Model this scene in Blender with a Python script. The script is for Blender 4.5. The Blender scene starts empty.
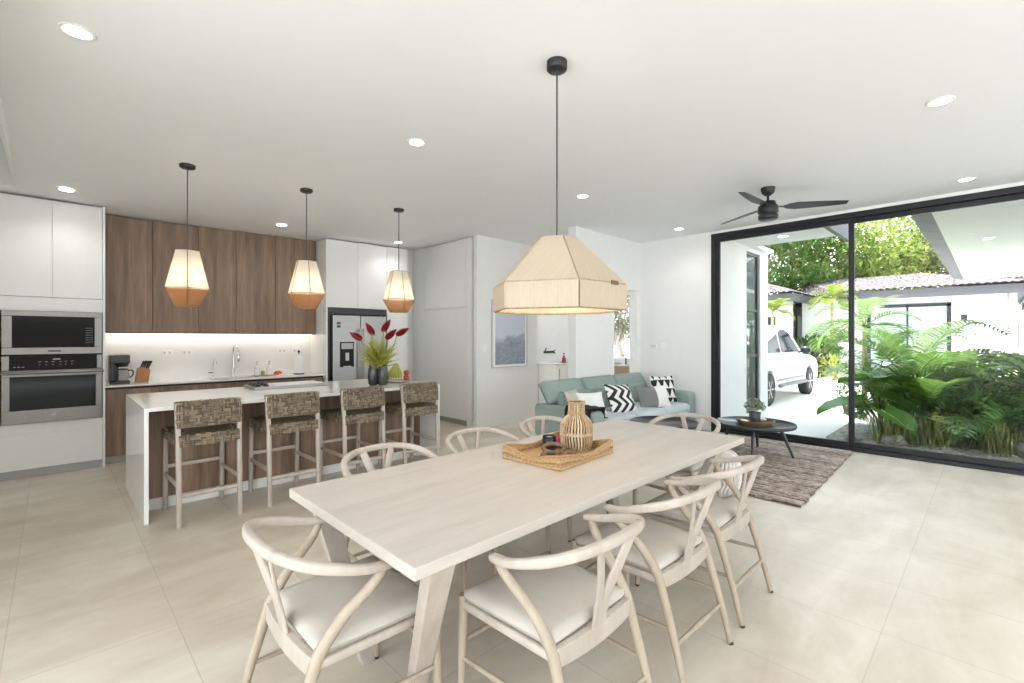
import bpy, math, random
from mathutils import Vector, Matrix
random.seed(7)
PI = math.pi
scn = bpy.context.scene
COL = scn.collection
def V(*a): return Vector(a if len(a) > 1 else a[0])
def lerp(a, b, t): return a + (b - a) * t

# ---------------------------------------------------------------- mesh builder
class MB:
    def __init__(s):
        s.v = []; s.f = []; s.sm = []; s.M = None
    def add(s, verts, faces, smooth=False):
        o = len(s.v)
        if s.M is not None: verts = [s.M @ Vector(p) for p in verts]
        s.v += [tuple(p) for p in verts]
        s.f += [tuple(i + o for i in f) for f in faces]
        s.sm += [smooth] * len(faces)
        return s
    def box(s, x0, x1, y0, y1, z0, z1):
        return s.add([(x0,y0,z0),(x1,y0,z0),(x1,y1,z0),(x0,y1,z0),(x0,y0,z1),(x1,y0,z1),(x1,y1,z1),(x0,y1,z1)],
                     [(3,2,1,0),(4,5,6,7),(0,1,5,4),(1,2,6,5),(2,3,7,6),(3,0,4,7)])
    def hexa(s, b, t):   # bottom quad, top quad (ccw seen from above)
        return s.add(list(b) + list(t), [(3,2,1,0),(4,5,6,7),(0,1,5,4),(1,2,6,5),(2,3,7,6),(3,0,4,7)])
    def rings(s, rings, caps=True, smooth=True, closed=False):
        n = len(rings[0]); vs = [p for r in rings for p in r]; fs = []
        m = len(rings)
        for i in range(m if closed else m - 1):
            for j in range(n):
                a = i*n+j; b = i*n+(j+1) % n; i2 = (i+1) % m
                fs.append((a, b, i2*n+(j+1) % n, i2*n+j))
        s.add(vs, fs, smooth)
        if caps and not closed:
            s.add(rings[0], [tuple(range(n-1, -1, -1))]); s.add(rings[-1], [tuple(range(n))])
        return s
    def sweep(s, pts, w, t=None, up=None, n=8, sq=2.0, caps=True, closed=False):
        """section: superellipse, full width w across, full thickness t along up"""
        pts = [Vector(p) for p in pts]; m = len(pts)
        if t is None: t = w
        W = w if isinstance(w, (list, tuple)) else [w]*m
        T = t if isinstance(t, (list, tuple)) else [t]*m
        rings = []; U = Vector(up) if up is not None else None
        for i, p in enumerate(pts):
            if closed: d = pts[(i+1) % m] - pts[i-1]
            else: d = pts[min(i+1, m-1)] - pts[max(i-1, 0)]
            d.normalize()
            if U is None:
                U = Vector((0,0,1)) if abs(d.z) < .9 else Vector((0,1,0))
            u = U - d*U.dot(d)
            if u.length < 1e-5: u = d.orthogonal()
            u.normalize()
            if up is None: U = u
            v = d.cross(u)
            r = []
            for k in range(n):
                a = 2*PI*(k+.5)/n; c, q = math.cos(a), math.sin(a)
                c = math.copysign(abs(c)**(2/sq), c); q = math.copysign(abs(q)**(2/sq), q)
                r.append(p + v*(c*W[i]/2) + u*(q*T[i]/2))
            rings.append(r)
        return s.rings(rings, caps, True, closed)
    def tube(s, pts, r, n=8, caps=True, closed=False):
        w = [2*x for x in r] if isinstance(r, (list, tuple)) else 2*r
        return s.sweep(pts, w, None, None, n, 2.0, caps, closed)
    def lathe(s, prof, c=(0,0,0), n=24, caps=True):
        rings = [[(c[0]+r*math.cos(2*PI*k/n), c[1]+r*math.sin(2*PI*k/n), c[2]+z) for k in range(n)] for r, z in prof]
        return s.rings(rings, caps)
    def cyl(s, c, r, h, n=20):
        rings = [[(c[0]+r*math.cos(2*PI*k/n), c[1]+r*math.sin(2*PI*k/n), c[2]+z) for k in range(n)] for z in (0, h)]
        return s.rings(rings)
    def ball(s, c, r, n=12, m=8):
        if not isinstance(r, (tuple, list)): r = (r, r, r)
        rings = []
        for i in range(m+1):
            a = -PI/2 + PI*i/m; a = max(min(a, PI/2-.02), -PI/2+.02)
            rings.append([(c[0]+r[0]*math.cos(a)*math.cos(2*PI*k/n), c[1]+r[1]*math.cos(a)*math.sin(2*PI*k/n), c[2]+r[2]*math.sin(a)) for k in range(n)])
        return s.rings(rings)
    def grid(s, fn, nu, nv, smooth=True):
        vs = [fn(i/nu, j/nv) for i in range(nu+1) for j in range(nv+1)]
        fs = [(i*(nv+1)+j, (i+1)*(nv+1)+j, (i+1)*(nv+1)+j+1, i*(nv+1)+j+1) for i in range(nu) for j in range(nv)]
        return s.add(vs, fs, smooth)
    def prism(s, poly, axis, a, b):
        """poly 2D; axis 'x','y','z' is the extrusion axis from a to b"""
        def P(p, h):
            return {'x': (h, p[0], p[1]), 'y': (p[0], h, p[1]), 'z': (p[0], p[1], h)}[axis]
        n = len(poly); vs = [P(p, a) for p in poly] + [P(p, b) for p in poly]
        fs = [tuple(range(n-1, -1, -1)), tuple(range(n, 2*n))] + [(i, (i+1) % n, n+(i+1) % n, n+i) for i in range(n)]
        return s.add(vs, fs)
    def pad(s, w, d, h, e=.04, n=10, taper=0., crown=.015):
        """soft cushion centred on the origin: w x d x h, rounded edges e, top crown"""
        def side(top):
            def fn(u, v):
                a, b = u*2-1, v*2-1
                ex, ey = 1-abs(a), 1-abs(b)
                def prof(q, L):
                    k = min(1, q*L/2/e); return math.sqrt(max(0, 1-(1-k)**2))
                z = h/2*min(prof(ex, w), prof(ey, d)) + crown*(1-a*a)*(1-b*b)*(1 if top else .3)
                # round the corners in plan
                x, y = a*w/2, b*d/2
                cx = max(0, abs(x)-(w/2-e)); cy = max(0, abs(y)-(d/2-e)); q = math.hypot(cx, cy)
                if q > e:
                    x = math.copysign((w/2-e)+cx*e/q, x); y = math.copysign((d/2-e)+cy*e/q, y)
                x *= 1 - taper*(.5-v)
                return (x, y, z if top else -z)
            return fn
        def nonlin(fn):
            f = lambda t: .5 - .5*math.cos(PI*t)
            return lambda u, v: fn(f(u), f(v))
        a = nonlin(side(True)); b = nonlin(side(False))
        s.grid(a, n, n); s.grid(lambda u, v: b(1-u, v), n, n)
        return s
    def build(s, name, mat, parent=None, bevel=0., seg=2, loc=None, solid=0., subsurf=0, local=False):
        me = bpy.data.meshes.new(name)
        off = Vector((0,0,0))
        if parent is not None and not local:
            p = parent
            while p is not None: off += p.location; p = p.parent
        vs = [(x-off.x, y-off.y, z-off.z) for x, y, z in s.v]
        me.from_pydata(vs, [], s.f); me.update()
        me.polygons.foreach_set('use_smooth', s.sm)
        me.materials.append(mat)
        o = bpy.data.objects.new(name, me); COL.objects.link(o)
        if parent is not None: o.parent = parent
        if loc is not None: o.location = loc
        if bevel:
            b = o.modifiers.new('b', 'BEVEL'); b.width = bevel; b.segments = seg; b.limit_method = 'ANGLE'; b.angle_limit = .7
        if solid:
            b = o.modifiers.new('s', 'SOLIDIFY'); b.thickness = solid
        return o

def tag(o, label=None, cat=None, group=None, kind=None):
    if label: o['label'] = label
    if cat: o['category'] = cat
    if group: o['group'] = group
    if kind: o['kind'] = kind
    return o
def thing(name, label, cat, loc=(0,0,0), group=None, rz=0):
    o = bpy.data.objects.new(name, None); COL.objects.link(o)
    o.empty_display_size = .1
    o.location = loc; o.rotation_euler = (0,0,rz)
    return tag(o, label, cat, group)
def struct(o): o['kind'] = 'structure'; return o
def copy_tree(o, parent=None):
    c = o.copy(); COL.objects.link(c); c.parent = parent
    for ch in list(o.children): copy_tree(ch, c)
    return c
def spline(pts, k=6):
    P = [Vector(p) for p in pts]; out = []
    for i in range(len(P)-1):
        p0 = P[max(i-1,0)]; p1 = P[i]; p2 = P[i+1]; p3 = P[min(i+2,len(P)-1)]
        for j in range(k):
            t = j/k
            out.append(.5*((2*p1)+(p2-p0)*t+(2*p0-5*p1+4*p2-p3)*t*t+(3*p1-p0-3*p2+p3)*t**3))
    out.append(P[-1]); return out

# ---------------------------------------------------------------- materials
class NT:
    def __init__(s, name):
        s.m = bpy.data.materials.new(name); s.m.use_nodes = True
        s.t = s.m.node_tree; s.t.nodes.clear()
        s.out = s.t.nodes.new('ShaderNodeOutputMaterial')
    def n(s, typ, **kw):
        nd = s.t.nodes.new(typ)
        for k, v in kw.items():
            if k.startswith('_'): setattr(nd, k[1:], v)
            else: s.set(nd, k.replace('__', ' '), v)
        return nd
    def set(s, nd, key, v):
        i = nd.inputs[int(key[1:])] if key[0] == 'i' and key[1:].isdigit() else nd.inputs[key]
        if isinstance(v, bpy.types.NodeSocket): s.t.links.new(v, i)
        elif isinstance(v, bpy.types.Node): s.t.links.new(v.outputs[0], i)
        else:
            if isinstance(v, (tuple, list)) and len(v) == 3 and i.type == 'RGBA': v = (*v, 1)
            i.default_value = v
    def math(s, op, a, b=0., c=None):
        nd = s.t.nodes.new('ShaderNodeMath'); nd.operation = op
        s.set(nd, 'i0', a); s.set(nd, 'i1', b)
        if c is not None: s.set(nd, 'i2', c)
        return nd.outputs[0]
    def mix(s, f, a, b):
        nd = s.t.nodes.new('ShaderNodeMix'); nd.data_type = 'RGBA'
        s.set(nd, 'i0', f); s.set(nd, 'i6', a); s.set(nd, 'i7', b)
        return nd.outputs[2]
    def coord(s, scale=(1,1,1), loc=(0,0,0), rot=(0,0,0), kind='Object'):
        tc = s.t.nodes.new('ShaderNodeTexCoord'); mp = s.t.nodes.new('ShaderNodeMapping')
        s.t.links.new(tc.outputs[kind], mp.inputs[0])
        mp.inputs['Scale'].default_value = scale; mp.inputs['Location'].default_value = loc; mp.inputs['Rotation'].default_value = rot
        return mp.outputs[0]
    def noise(s, vec, scale, detail=3, rough=.5, dist=0):
        return s.n('ShaderNodeTexNoise', Vector=vec, Scale=scale, Detail=detail, Roughness=rough, Distortion=dist).outputs[0]
    def ramp(s, f, stops):
        nd = s.t.nodes.new('ShaderNodeValToRGB'); s.set(nd, 'i0', f)
        e = nd.color_ramp.elements
        while len(e) < len(stops): e.new(.5)
        for el, (p, c) in zip(e, stops): el.position = p; el.color = (*c, 1)
        return nd.outputs[0]
    def bump(s, h, strength=.3, dist=.01):
        return s.n('ShaderNodeBump', Height=h, Strength=strength, Distance=dist).outputs[0]
    def pbr(s, col, rough=.5, metal=0., normal=None, **kw):
        b = s.n('ShaderNodeBsdfPrincipled', Roughness=rough, Metallic=metal)
        s.set(b, 'Base Color', col)
        if normal is not None: s.set(b, 'Normal', normal)
        for k, v in kw.items(): s.set(b, k.replace('__', ' '), v)
        return b.outputs[0]
    def done(s, sh):
        s.t.links.new(sh, s.out.inputs[0]); return s.m

def plain(name, col, rough=.5, metal=0., var=.06, scale=8., bump=0., bscale=60., stretch=(1,1,1), **kw):
    t = NT(name); c = t.coord(stretch)
    n = t.noise(c, scale, 3)
    cc = t.ramp(n, [(.3, tuple(max(0, x*(1-var)) for x in col)), (.7, tuple(min(1, x*(1+var)) for x in col))])
    nb = t.bump(t.noise(c, bscale, 3), bump, .004) if bump else None
    return t.done(t.pbr(cc, rough, metal, nb, **kw))
def wood(name, cols, rough=.45, grain=(14,14,.8), bump=.08, fine=5.):
    t = NT(name); c = t.coord(grain)
    n = t.noise(c, 1., 4, .6, .6)
    c2 = t.coord(tuple(g*fine for g in grain)); n2 = t.noise(c2, 1., 2, .5)
    f = t.math('ADD', t.math('MULTIPLY', n, .7), t.math('MULTIPLY', n2, .3))
    cc = t.ramp(f, [(.3, cols[0]), (.5, cols[1]), (.7, cols[2])])
    return t.done(t.pbr(cc, rough, 0, t.bump(f, bump, .003)))
def emit(name, col, st):
    t = NT(name); return t.done(t.n('ShaderNodeEmission', Color=(*col,1), Strength=st).outputs[0])

M = {}
M['wall'] = plain('wall paint', (.80,.80,.785), .75, var=.01, bump=.03, bscale=120)
M['ceiling'] = plain('ceiling paint', (.845,.858,.872), .85, var=.006)
M['lacquer'] = plain('white lacquer', (.80,.80,.785), .32, var=.01)
M['trim'] = plain('white trim', (.82,.82,.81), .5, var=.01)
M['quartz'] = plain('white quartz', (.82,.81,.79), .12, var=.02, scale=5)
M['toe'] = plain('grey toe kick', (.40,.40,.385), .45, .3, var=.03)
M['gola'] = plain('channel grey', (.45,.45,.43), .45, .3, var=.02)
M['gap'] = plain('shadow gap', (.03,.03,.03), .7)
M['walnut'] = wood('kitchen wood', [(.115,.07,.043),(.215,.138,.09),(.33,.222,.152)], .42, (9,9,.55))
M['pale'] = wood('whitewashed wood', [(.36,.31,.263),(.43,.375,.323),(.50,.44,.385)], .5, (6,6,2.), .05)
M['legwood'] = wood('natural leg wood', [(.305,.245,.18),(.365,.30,.228),(.43,.36,.28)], .5, (9,9,1.), .05)
M['tabletop'] = wood('bleached table wood', [(.45,.40,.357),(.51,.458,.41),(.555,.503,.452)], .38, (1.0,7,7), .04)
M['steel'] = plain('brushed steel', (.33,.325,.315), .34, 1., var=.05, scale=3, stretch=(1,1,60))
M['ovensteel'] = plain('dark brushed steel', (.20,.19,.175), .32, 1., var=.06, scale=3, stretch=(60,1,1))
M['chrome'] = plain('chrome', (.75,.75,.75), .12, 1., var=.01)
M['blackglass'] = plain('black glass', (.008,.008,.009), .08, var=.02, Specular__IOR__Level=.18)
M['black'] = plain('matt black metal', (.022,.022,.024), .42, .2, var=.05)
M['frame'] = plain('black aluminium', (.018,.019,.022), .38, .3, var=.04)
M['blackplastic'] = plain('black plastic', (.02,.02,.02), .3, var=.05)
M['blackwood'] = plain('black stained wood', (.022,.024,.03), .28, var=.1, stretch=(1,8,1))
M['linen'] = plain('cream upholstery', (.49,.445,.395), .85, var=.05, bump=.25, bscale=350)
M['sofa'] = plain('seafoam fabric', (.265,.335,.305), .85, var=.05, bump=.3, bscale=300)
M['sofaseatlit'] = plain('door-lit seafoam seat fabric', (.50,.565,.58), .85, var=.04, bump=.3, bscale=300)  # same sofa fabric, door light painted in as a paler colour
M['whitecloth'] = plain('white cloth', (.80,.79,.77), .9, var=.03, bump=.2, bscale=200)
M['greycloth'] = plain('grey cloth', (.24,.24,.24), .9, var=.06, bump=.2, bscale=200)
M['blackcloth'] = plain('black cloth', (.018,.018,.02), .95, var=.1, bump=.3, bscale=200)
M['ceramic'] = plain('white ceramic', (.82,.82,.80), .15, var=.01)
M['vasegrey'] = plain('dark glazed ceramic', (.04,.04,.042), .22, var=.25, scale=14)
M['red'] = plain('red ginger bract', (.27,.008,.022), .5, var=.35, scale=40)
M['apple'] = plain('red apple skin', (.45,.05,.04), .3, var=.4, scale=18)
M['sponge'] = plain('red sponge', (.75,.09,.05), .8, var=.2, scale=40)
M['knifewood'] = wood('knife block wood', [(.28,.12,.04),(.38,.17,.06),(.47,.23,.09)], .4, (20,20,3))
M['oak'] = wood('pale oak', [(.33,.22,.15),(.42,.29,.20),(.50,.36,.26)], .45, (3,3,14))
M['paper'] = plain('paper', (.85,.85,.84), .9, var=.02)
M['plate'] = plain('switch plate', (.85,.85,.84), .3, var=.01)
M['plateside'] = plain('switch grey', (.55,.55,.55), .4, var=.02)
M['candle'] = plain('black candle glass', (.012,.012,.014), .2, var=.1)
M['pink'] = plain('magenta', (.55,.02,.16), .5, var=.2, scale=30)
M['chainwood'] = wood('brown carved wood', [(.10,.06,.034),(.155,.095,.055),(.22,.14,.085)], .6, (18,18,18))
M['cord'] = plain('grey cord', (.06,.06,.06), .6)
M['tagbrown'] = plain('leather tag', (.16,.09,.035), .6)
M['car'] = plain('white car paint', (.80,.80,.80), .15, var=.01)
M['carglass'] = plain('tinted car glass', (.025,.03,.033), .05, var=.05)
M['rubber'] = plain('tyre rubber', (.03,.03,.03), .8, var=.1)
M['alloy'] = plain('alloy wheel', (.38,.38,.39), .35, .8, var=.05)
M['greyplastic'] = plain('grey trim plastic', (.16,.16,.165), .5, var=.05)
M['fascia'] = plain('dark fascia', (.06,.06,.066), .55, var=.12)
M['outwall'] = plain('exterior white wall', (.80,.80,.78), .85, var=.03, scale=3)
M['soffit'] = plain('white soffit', (.80,.80,.79), .8, var=.01)
M['shadewin'] = plain('roller blind behind glass', (.42,.47,.48), .3, var=.06, scale=2)
M['pavement'] = plain('pale concrete', (.70,.69,.66), .85, var=.05, scale=1.5, bump=.1, bscale=40)
M['rock'] = plain('garden rock', (.26,.25,.24), .9, var=.3, scale=6, bump=.5, bscale=14)
M['bark'] = plain('bark', (.17,.125,.09), .9, var=.35, scale=6, bump=.6, bscale=18, stretch=(4,4,1))
M['barkgrey'] = plain('grey bark', (.30,.27,.24), .9, var=.25, scale=6, bump=.4, bscale=18, stretch=(4,4,1))
M['palmstem'] = plain('palm stem', (.30,.28,.12), .7, var=.3, scale=8, stretch=(1,1,4))
M['pot'] = plain('dark planter', (.05,.055,.065), .5, var=.15)
M['bulb'] = emit('lit bulb', (1.,.86,.66), 14.)
M['spotface'] = emit('lit downlight', (1.,.97,.9), 9.)
M['led'] = emit('lit strip', (1.,.90,.74), 3.2)

def mk_leaf(name, c0, c1, trans=.45, rough=.4):
    t = NT(name); g = t.n('ShaderNodeNewGeometry')
    n = t.noise(t.coord(), 2.5, 2)
    f = t.math('ADD', t.math('MULTIPLY', g.outputs['Random Per Island'], .6), t.math('MULTIPLY', n, .45))
    c = t.mix(f, (*c0,1), (*c1,1))
    b = t.pbr(c, rough)
    tr = t.n('ShaderNodeBsdfTranslucent', Color=c).outputs[0]
    mx = t.n('ShaderNodeMixShader', Fac=trans); t.set(mx, 'i1', b); t.set(mx, 'i2', tr)
    return t.done(mx.outputs[0])
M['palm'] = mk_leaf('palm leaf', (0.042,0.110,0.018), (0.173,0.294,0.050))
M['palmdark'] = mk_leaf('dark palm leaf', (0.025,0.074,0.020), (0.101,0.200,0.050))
M['palmlight'] = mk_leaf('yellow-green palm leaf', (0.132,0.198,0.030), (0.300,0.348,0.078))  # yellow-green crowns of the palms by the house
M['elephant'] = mk_leaf('elephant ear leaf', (0.043,0.157,0.014), (0.100,0.272,0.029), .4)
M['shrub'] = mk_leaf('shrub leaf', (0.024,0.069,0.014), (0.090,0.179,0.041))
M['shrublight'] = mk_leaf('yellow shrub leaf', (0.204,0.252,0.030), (0.372,0.396,0.084))
M['treedark'] = mk_leaf('tree leaf', (0.039,0.094,0.017), (0.138,0.231,0.044))
M['treelight'] = mk_leaf('yellow-green tree leaf', (0.161,0.248,0.043), (0.347,0.397,0.099))  # yellow-green leaf colour of the broad tree
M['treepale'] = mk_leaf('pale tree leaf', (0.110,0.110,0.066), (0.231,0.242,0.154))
M['grassblade'] = mk_leaf('grass blade', (0.141,0.194,0.053), (0.370,0.405,0.176))
M['herb'] = mk_leaf('herb leaf', (.16,.22,.15), (.42,.47,.36))
M['gingerleaf'] = mk_leaf('ginger leaf', (.12,.17,.02), (.58,.55,.10), .3)
M['banana'] = mk_leaf('banana skin', (.10,.17,.03), (.66,.58,.12), .0)
M['flowerred'] = mk_leaf('red heliconia', (.60,.02,.03), (.8,.08,.05), .2)

def mk_floor():
    t = NT('beige porcelain tile')
    c = t.coord((1,1,1), (-.455+.625*20, -.39+1.265*20, 0))
    br = t.n('ShaderNodeTexBrick', Vector=c, Scale=1., _offset=0., _offset_frequency=1, _squash=1.)
    t.set(br, 'Brick Width', .625); t.set(br, 'Row Height', 1.265); t.set(br, 'Mortar Size', .0032); t.set(br, 'Mortar Smooth', .3)
    t.set(br, 'Color1', (.0,.0,.0,1)); t.set(br, 'Color2', (1,1,1,1)); t.set(br, 'Bias', 0.); t.set(br, 'Mortar', (.5,.5,.5,1))
    co = t.coord()
    n = t.noise(co, 1.1, 6, .62, .8); n2 = t.noise(t.coord((.6,2.2,1)), 1.5, 5, .6, .5)
    f = t.math('ADD', t.math('ADD', t.math('MULTIPLY', n, .55), t.math('MULTIPLY', n2, .45)), t.math('MULTIPLY', t.math('SUBTRACT', br.outputs[0], .5), .04))
    col = t.ramp(f, [(.32, (.455,.385,.292)), (.48, (.565,.498,.405)), (.62, (.675,.617,.528))])
    col = t.mix(t.math('MULTIPLY', br.outputs[1], .42), col, (.33,.285,.225,1))
    r = t.math('ADD', .30, t.math('MULTIPLY', n, .16))
    return t.done(t.pbr(col, r, 0, t.bump(t.math('SUBTRACT', 1., br.outputs[1]), .15, .002)))
M['floor'] = mk_floor()

def mk_shade(name, c, trans, stripes, clear=0.):
    t = NT(name); uv = t.n('ShaderNodeTexCoord').outputs['UV']
    sx = t.n('ShaderNodeSeparateXYZ', Vector=uv).outputs[0]
    w = t.math('SINE', t.math('MULTIPLY', sx, stripes*2*PI))
    n = t.noise(t.coord((38,1.6,1), kind='UV'), 1., 3)
    k = t.math('ADD', t.math('MULTIPLY', w, .05), t.math('MULTIPLY', n, .9))
    col = t.mix(k, (c[0]*.86,c[1]*.84,c[2]*.8,1), (c[0]*1.1,c[1]*1.1,c[2]*1.1,1))
    b = t.n('ShaderNodeBsdfDiffuse', Color=col, Normal=t.bump(w, .25, .003)).outputs[0]
    tr = t.n('ShaderNodeBsdfTranslucent', Color=col).outputs[0]
    mx = t.n('ShaderNodeMixShader', Fac=trans); t.set(mx, 'i1', b); t.set(mx, 'i2', tr)
    if clear:      # open gaps between the cords
        gap = t.math('MULTIPLY', t.math('GREATER_THAN', w, .1), clear*2)
        m2 = t.n('ShaderNodeMixShader', Fac=gap); t.set(m2, 'i1', mx.outputs[0]); t.set(m2, 'i2', t.n('ShaderNodeBsdfTransparent').outputs[0]); mx = m2
    return t.done(mx.outputs[0])
M['shadebig'] = mk_shade('natural cord wrap', (.60,.525,.42), .26, 34)
M['shadesmall'] = mk_shade('cream cord wrap', (.86,.83,.77), .4, 30)
M['shadelower'] = mk_shade('amber cord wrap', (.27,.15,.08), .3, 22, .36)

def mk_glass(name, tint=(.99,.992,.992), refl=.16):
    t = NT(name)
    lw = t.n('ShaderNodeFresnel', IOR=1.35).outputs[0]
    tr = t.n('ShaderNodeBsdfTransparent', Color=(*tint,1)).outputs[0]
    gl = t.n('ShaderNodeBsdfGlossy', Color=(1,1,1,1), Roughness=.0).outputs[0]
    mx = t.n('ShaderNodeMixShader', Fac=t.math('MULTIPLY', lw, refl)); t.set(mx, 'i1', tr); t.set(mx, 'i2', gl)
    return t.done(mx.outputs[0])
M['glass'] = mk_glass('clear glass')
M['clearplastic'] = mk_glass('clear jug glass', (.8,.82,.82))

def mk_weave():
    t = NT('grey-brown woven rope'); g = t.n('ShaderNodeNewGeometry')
    n = t.noise(t.coord((1,1,1)), 260, 2); n2 = t.noise(t.coord((40,40,260)), 1., 2)
    f = t.math('ADD', t.math('MULTIPLY', g.outputs['Random Per Island'], .45), t.math('MULTIPLY', t.math('ADD', n, n2), .32))
    c = t.ramp(f, [(.2, (.045,.033,.02)), (.48, (.13,.098,.062)), (.8, (.31,.25,.17))])
    return t.done(t.pbr(c, .8, 0, t.bump(n2, .6, .004)))
M['weave'] = mk_weave()
def mk_wicker(name, stops, sc):
    t = NT(name); g = t.n('ShaderNodeNewGeometry')
    n = t.noise(t.coord(), sc, 3)
    f = t.math('ADD', t.math('MULTIPLY', g.outputs['Random Per Island'], .4), t.math('MULTIPLY', n, .6))
    return t.done(t.pbr(t.ramp(f, stops), .7, 0, t.bump(n, .6, .004)))
M['basket'] = mk_wicker('seagrass tray', [(.25,(.22,.12,.045)),(.5,(.42,.26,.12)),(.75,(.62,.43,.24))], 90)
M['wickerlight'] = mk_wicker('pale rattan', [(.25,(.26,.17,.085)),(.5,(.44,.315,.185)),(.75,(.62,.49,.33))], 60)
M['wickerdark'] = plain('dark core', (.07,.045,.025), .8)
M['knit'] = mk_wicker('cream knitted wool', [(.25,(.50,.46,.43)),(.5,(.64,.60,.57)),(.75,(.76,.73,.72))], 50)

def mk_rug():
    t = NT('braided jute rug')
    s = t.n('ShaderNodeSeparateXYZ', Vector=t.coord()).outputs
    n0 = t.noise(t.coord((2.2,2.6,1)), 1., 3, .6)
    band = t.noise(t.coord((17,.5,1)), 1., 2, .6)
    n = t.noise(t.coord((26,14,1)), 1., 3, .7)
    f = t.math('ADD', t.math('MULTIPLY', band, .40), t.math('ADD', t.math('MULTIPLY', n, .55), t.math('MULTIPLY', n0, .1)))
    v = t.math('MULTIPLY', t.math('ABSOLUTE', t.math('SUBTRACT', t.math('FRACT', t.math('SUBTRACT', t.math('MULTIPLY', s[0], 12.546), 57.96)), .5)), 2.)
    gap = t.math('MULTIPLY', t.math('GREATER_THAN', v, .70), t.math('GREATER_THAN', t.noise(t.coord((6,9,1)), 1., 2), .47))
    f = t.math('SUBTRACT', f, t.math('MULTIPLY', gap, .13))  # shade in the valleys between braids is darkened into the colour
    c = t.ramp(f, [(.36, (.05,.036,.032)), (.43, (.19,.14,.115)), (.53, (.34,.272,.23)), (.65, (.52,.46,.42))])
    return t.done(t.pbr(c, .95, 0, t.bump(n, .7, .01)))
M['rug'] = mk_rug()

def mk_zig(name, kind):
    t = NT(name); s = t.n('ShaderNodeSeparateXYZ', Vector=t.coord()).outputs
    x, y = s[0], s[1]
    if kind == 'zig':
        tri = t.math('ABSOLUTE', t.math('SUBTRACT', t.math('FRACT', t.math('MULTIPLY', y, 5.)), .5))
        v = t.math('FRACT', t.math('ADD', t.math('MULTIPLY', x, 7.), t.math('MULTIPLY', tri, 1.5)))
        f = t.math('GREATER_THAN', v, .5)
    elif kind == 'tri':
        fx = t.math('ABSOLUTE', t.math('SUBTRACT', t.math('FRACT', t.math('MULTIPLY', x, 9.)), .5))
        fy = t.math('FRACT', t.math('MULTIPLY', y, 7.))
        f = t.math('GREATER_THAN', t.math('MULTIPLY', fx, 2.), fy)
    else:
        f = t.math('GREATER_THAN', x, .02)
    a, b = ((.02,.02,.024,1), (.80,.79,.77,1)) if kind != 'half' else ((.20,.20,.20,1), (.80,.79,.77,1))
    return t.done(t.pbr(t.mix(f, a, b), .9, 0, t.bump(t.noise(t.coord(), 250, 2), .3, .003)))
M['zig'] = mk_zig('zigzag cushion', 'zig'); M['tri'] = mk_zig('triangle cushion', 'tri'); M['half'] = mk_zig('half and half cushion', 'half')

def mk_art():
    t = NT('misty mountain print')
    s = t.n('ShaderNodeSeparateXYZ', Vector=t.coord()).outputs
    n = t.noise(t.coord((1,1,1)), 3.2, 5, .6, .4); n2 = t.noise(t.coord((1,1,2)), 9., 6, .7)
    h = t.math('ADD', s[2], t.math('MULTIPLY', t.math('SUBTRACT', n, .5), .55))
    m = t.n('ShaderNodeMapRange', Value=h); t.set(m, 'From Min', .58); t.set(m, 'From Max', .46)
    c = t.mix(t.math('MULTIPLY', n2, .9), (.06,.08,.12,1), (.55,.60,.70,1))
    sky = (.58,.62,.70,1)
    return t.done(t.pbr(t.mix(m.outputs[0], sky, c), .3))
M['art'] = mk_art()
def mk_gravel():
    t = NT('grey gravel'); v = t.n('ShaderNodeTexVoronoi', Vector=t.coord(), Scale=26.)
    n = t.noise(t.coord(), 3, 3)
    c = t.ramp(t.math('ADD', t.math('MULTIPLY', v.outputs[1], .7), t.math('MULTIPLY', n, .3)), [(.2,(.20,.19,.18)),(.5,(.38,.36,.34)),(.85,(.62,.60,.57))])
    return t.done(t.pbr(c, .9, 0, t.bump(v.outputs[0], 1., .03)))
M['gravel'] = mk_gravel()
def mk_roof():
    t = NT('weathered clay roof tile'); n = t.noise(t.coord((3,3,3)), 2.2, 4, .7); n2 = t.noise(t.coord(), 14, 2)
    c = t.ramp(t.math('ADD', t.math('MULTIPLY', n, .6), t.math('MULTIPLY', n2, .4)), [(.36,(.03,.024,.026)),(.5,(.10,.08,.085)),(.66,(.34,.30,.30))])
    return t.done(t.pbr(c, .9))
M['roof'] = mk_roof()
def mk_bathwin():
    t = NT('frosted pane'); return t.done(t.pbr((.7,.75,.72), .3, 0))
# ================================================================ ROOM SHELL
H_C = 3.14
def ceil_z(x, y):
    d = .17 if x < 1 else lerp(.17, .12, min(1, (x-1)/3.2)) if x < 4.2 else lerp(.12, 0, min(1, (x-4.2)/.7))
    s = min(1, max(0, (y-4.4)/2.8)); s = s*s*(3-2*s)
    return H_C - d*s
mb = MB(); mb.box(-4, 7.52, -4.5, 8.2, -.12, 0); mb.box(7.52, 10.2, 3.5, 8.2, -.12, 0)
floor = struct(mb.build('floor', M['floor']))
mb = MB()
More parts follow.
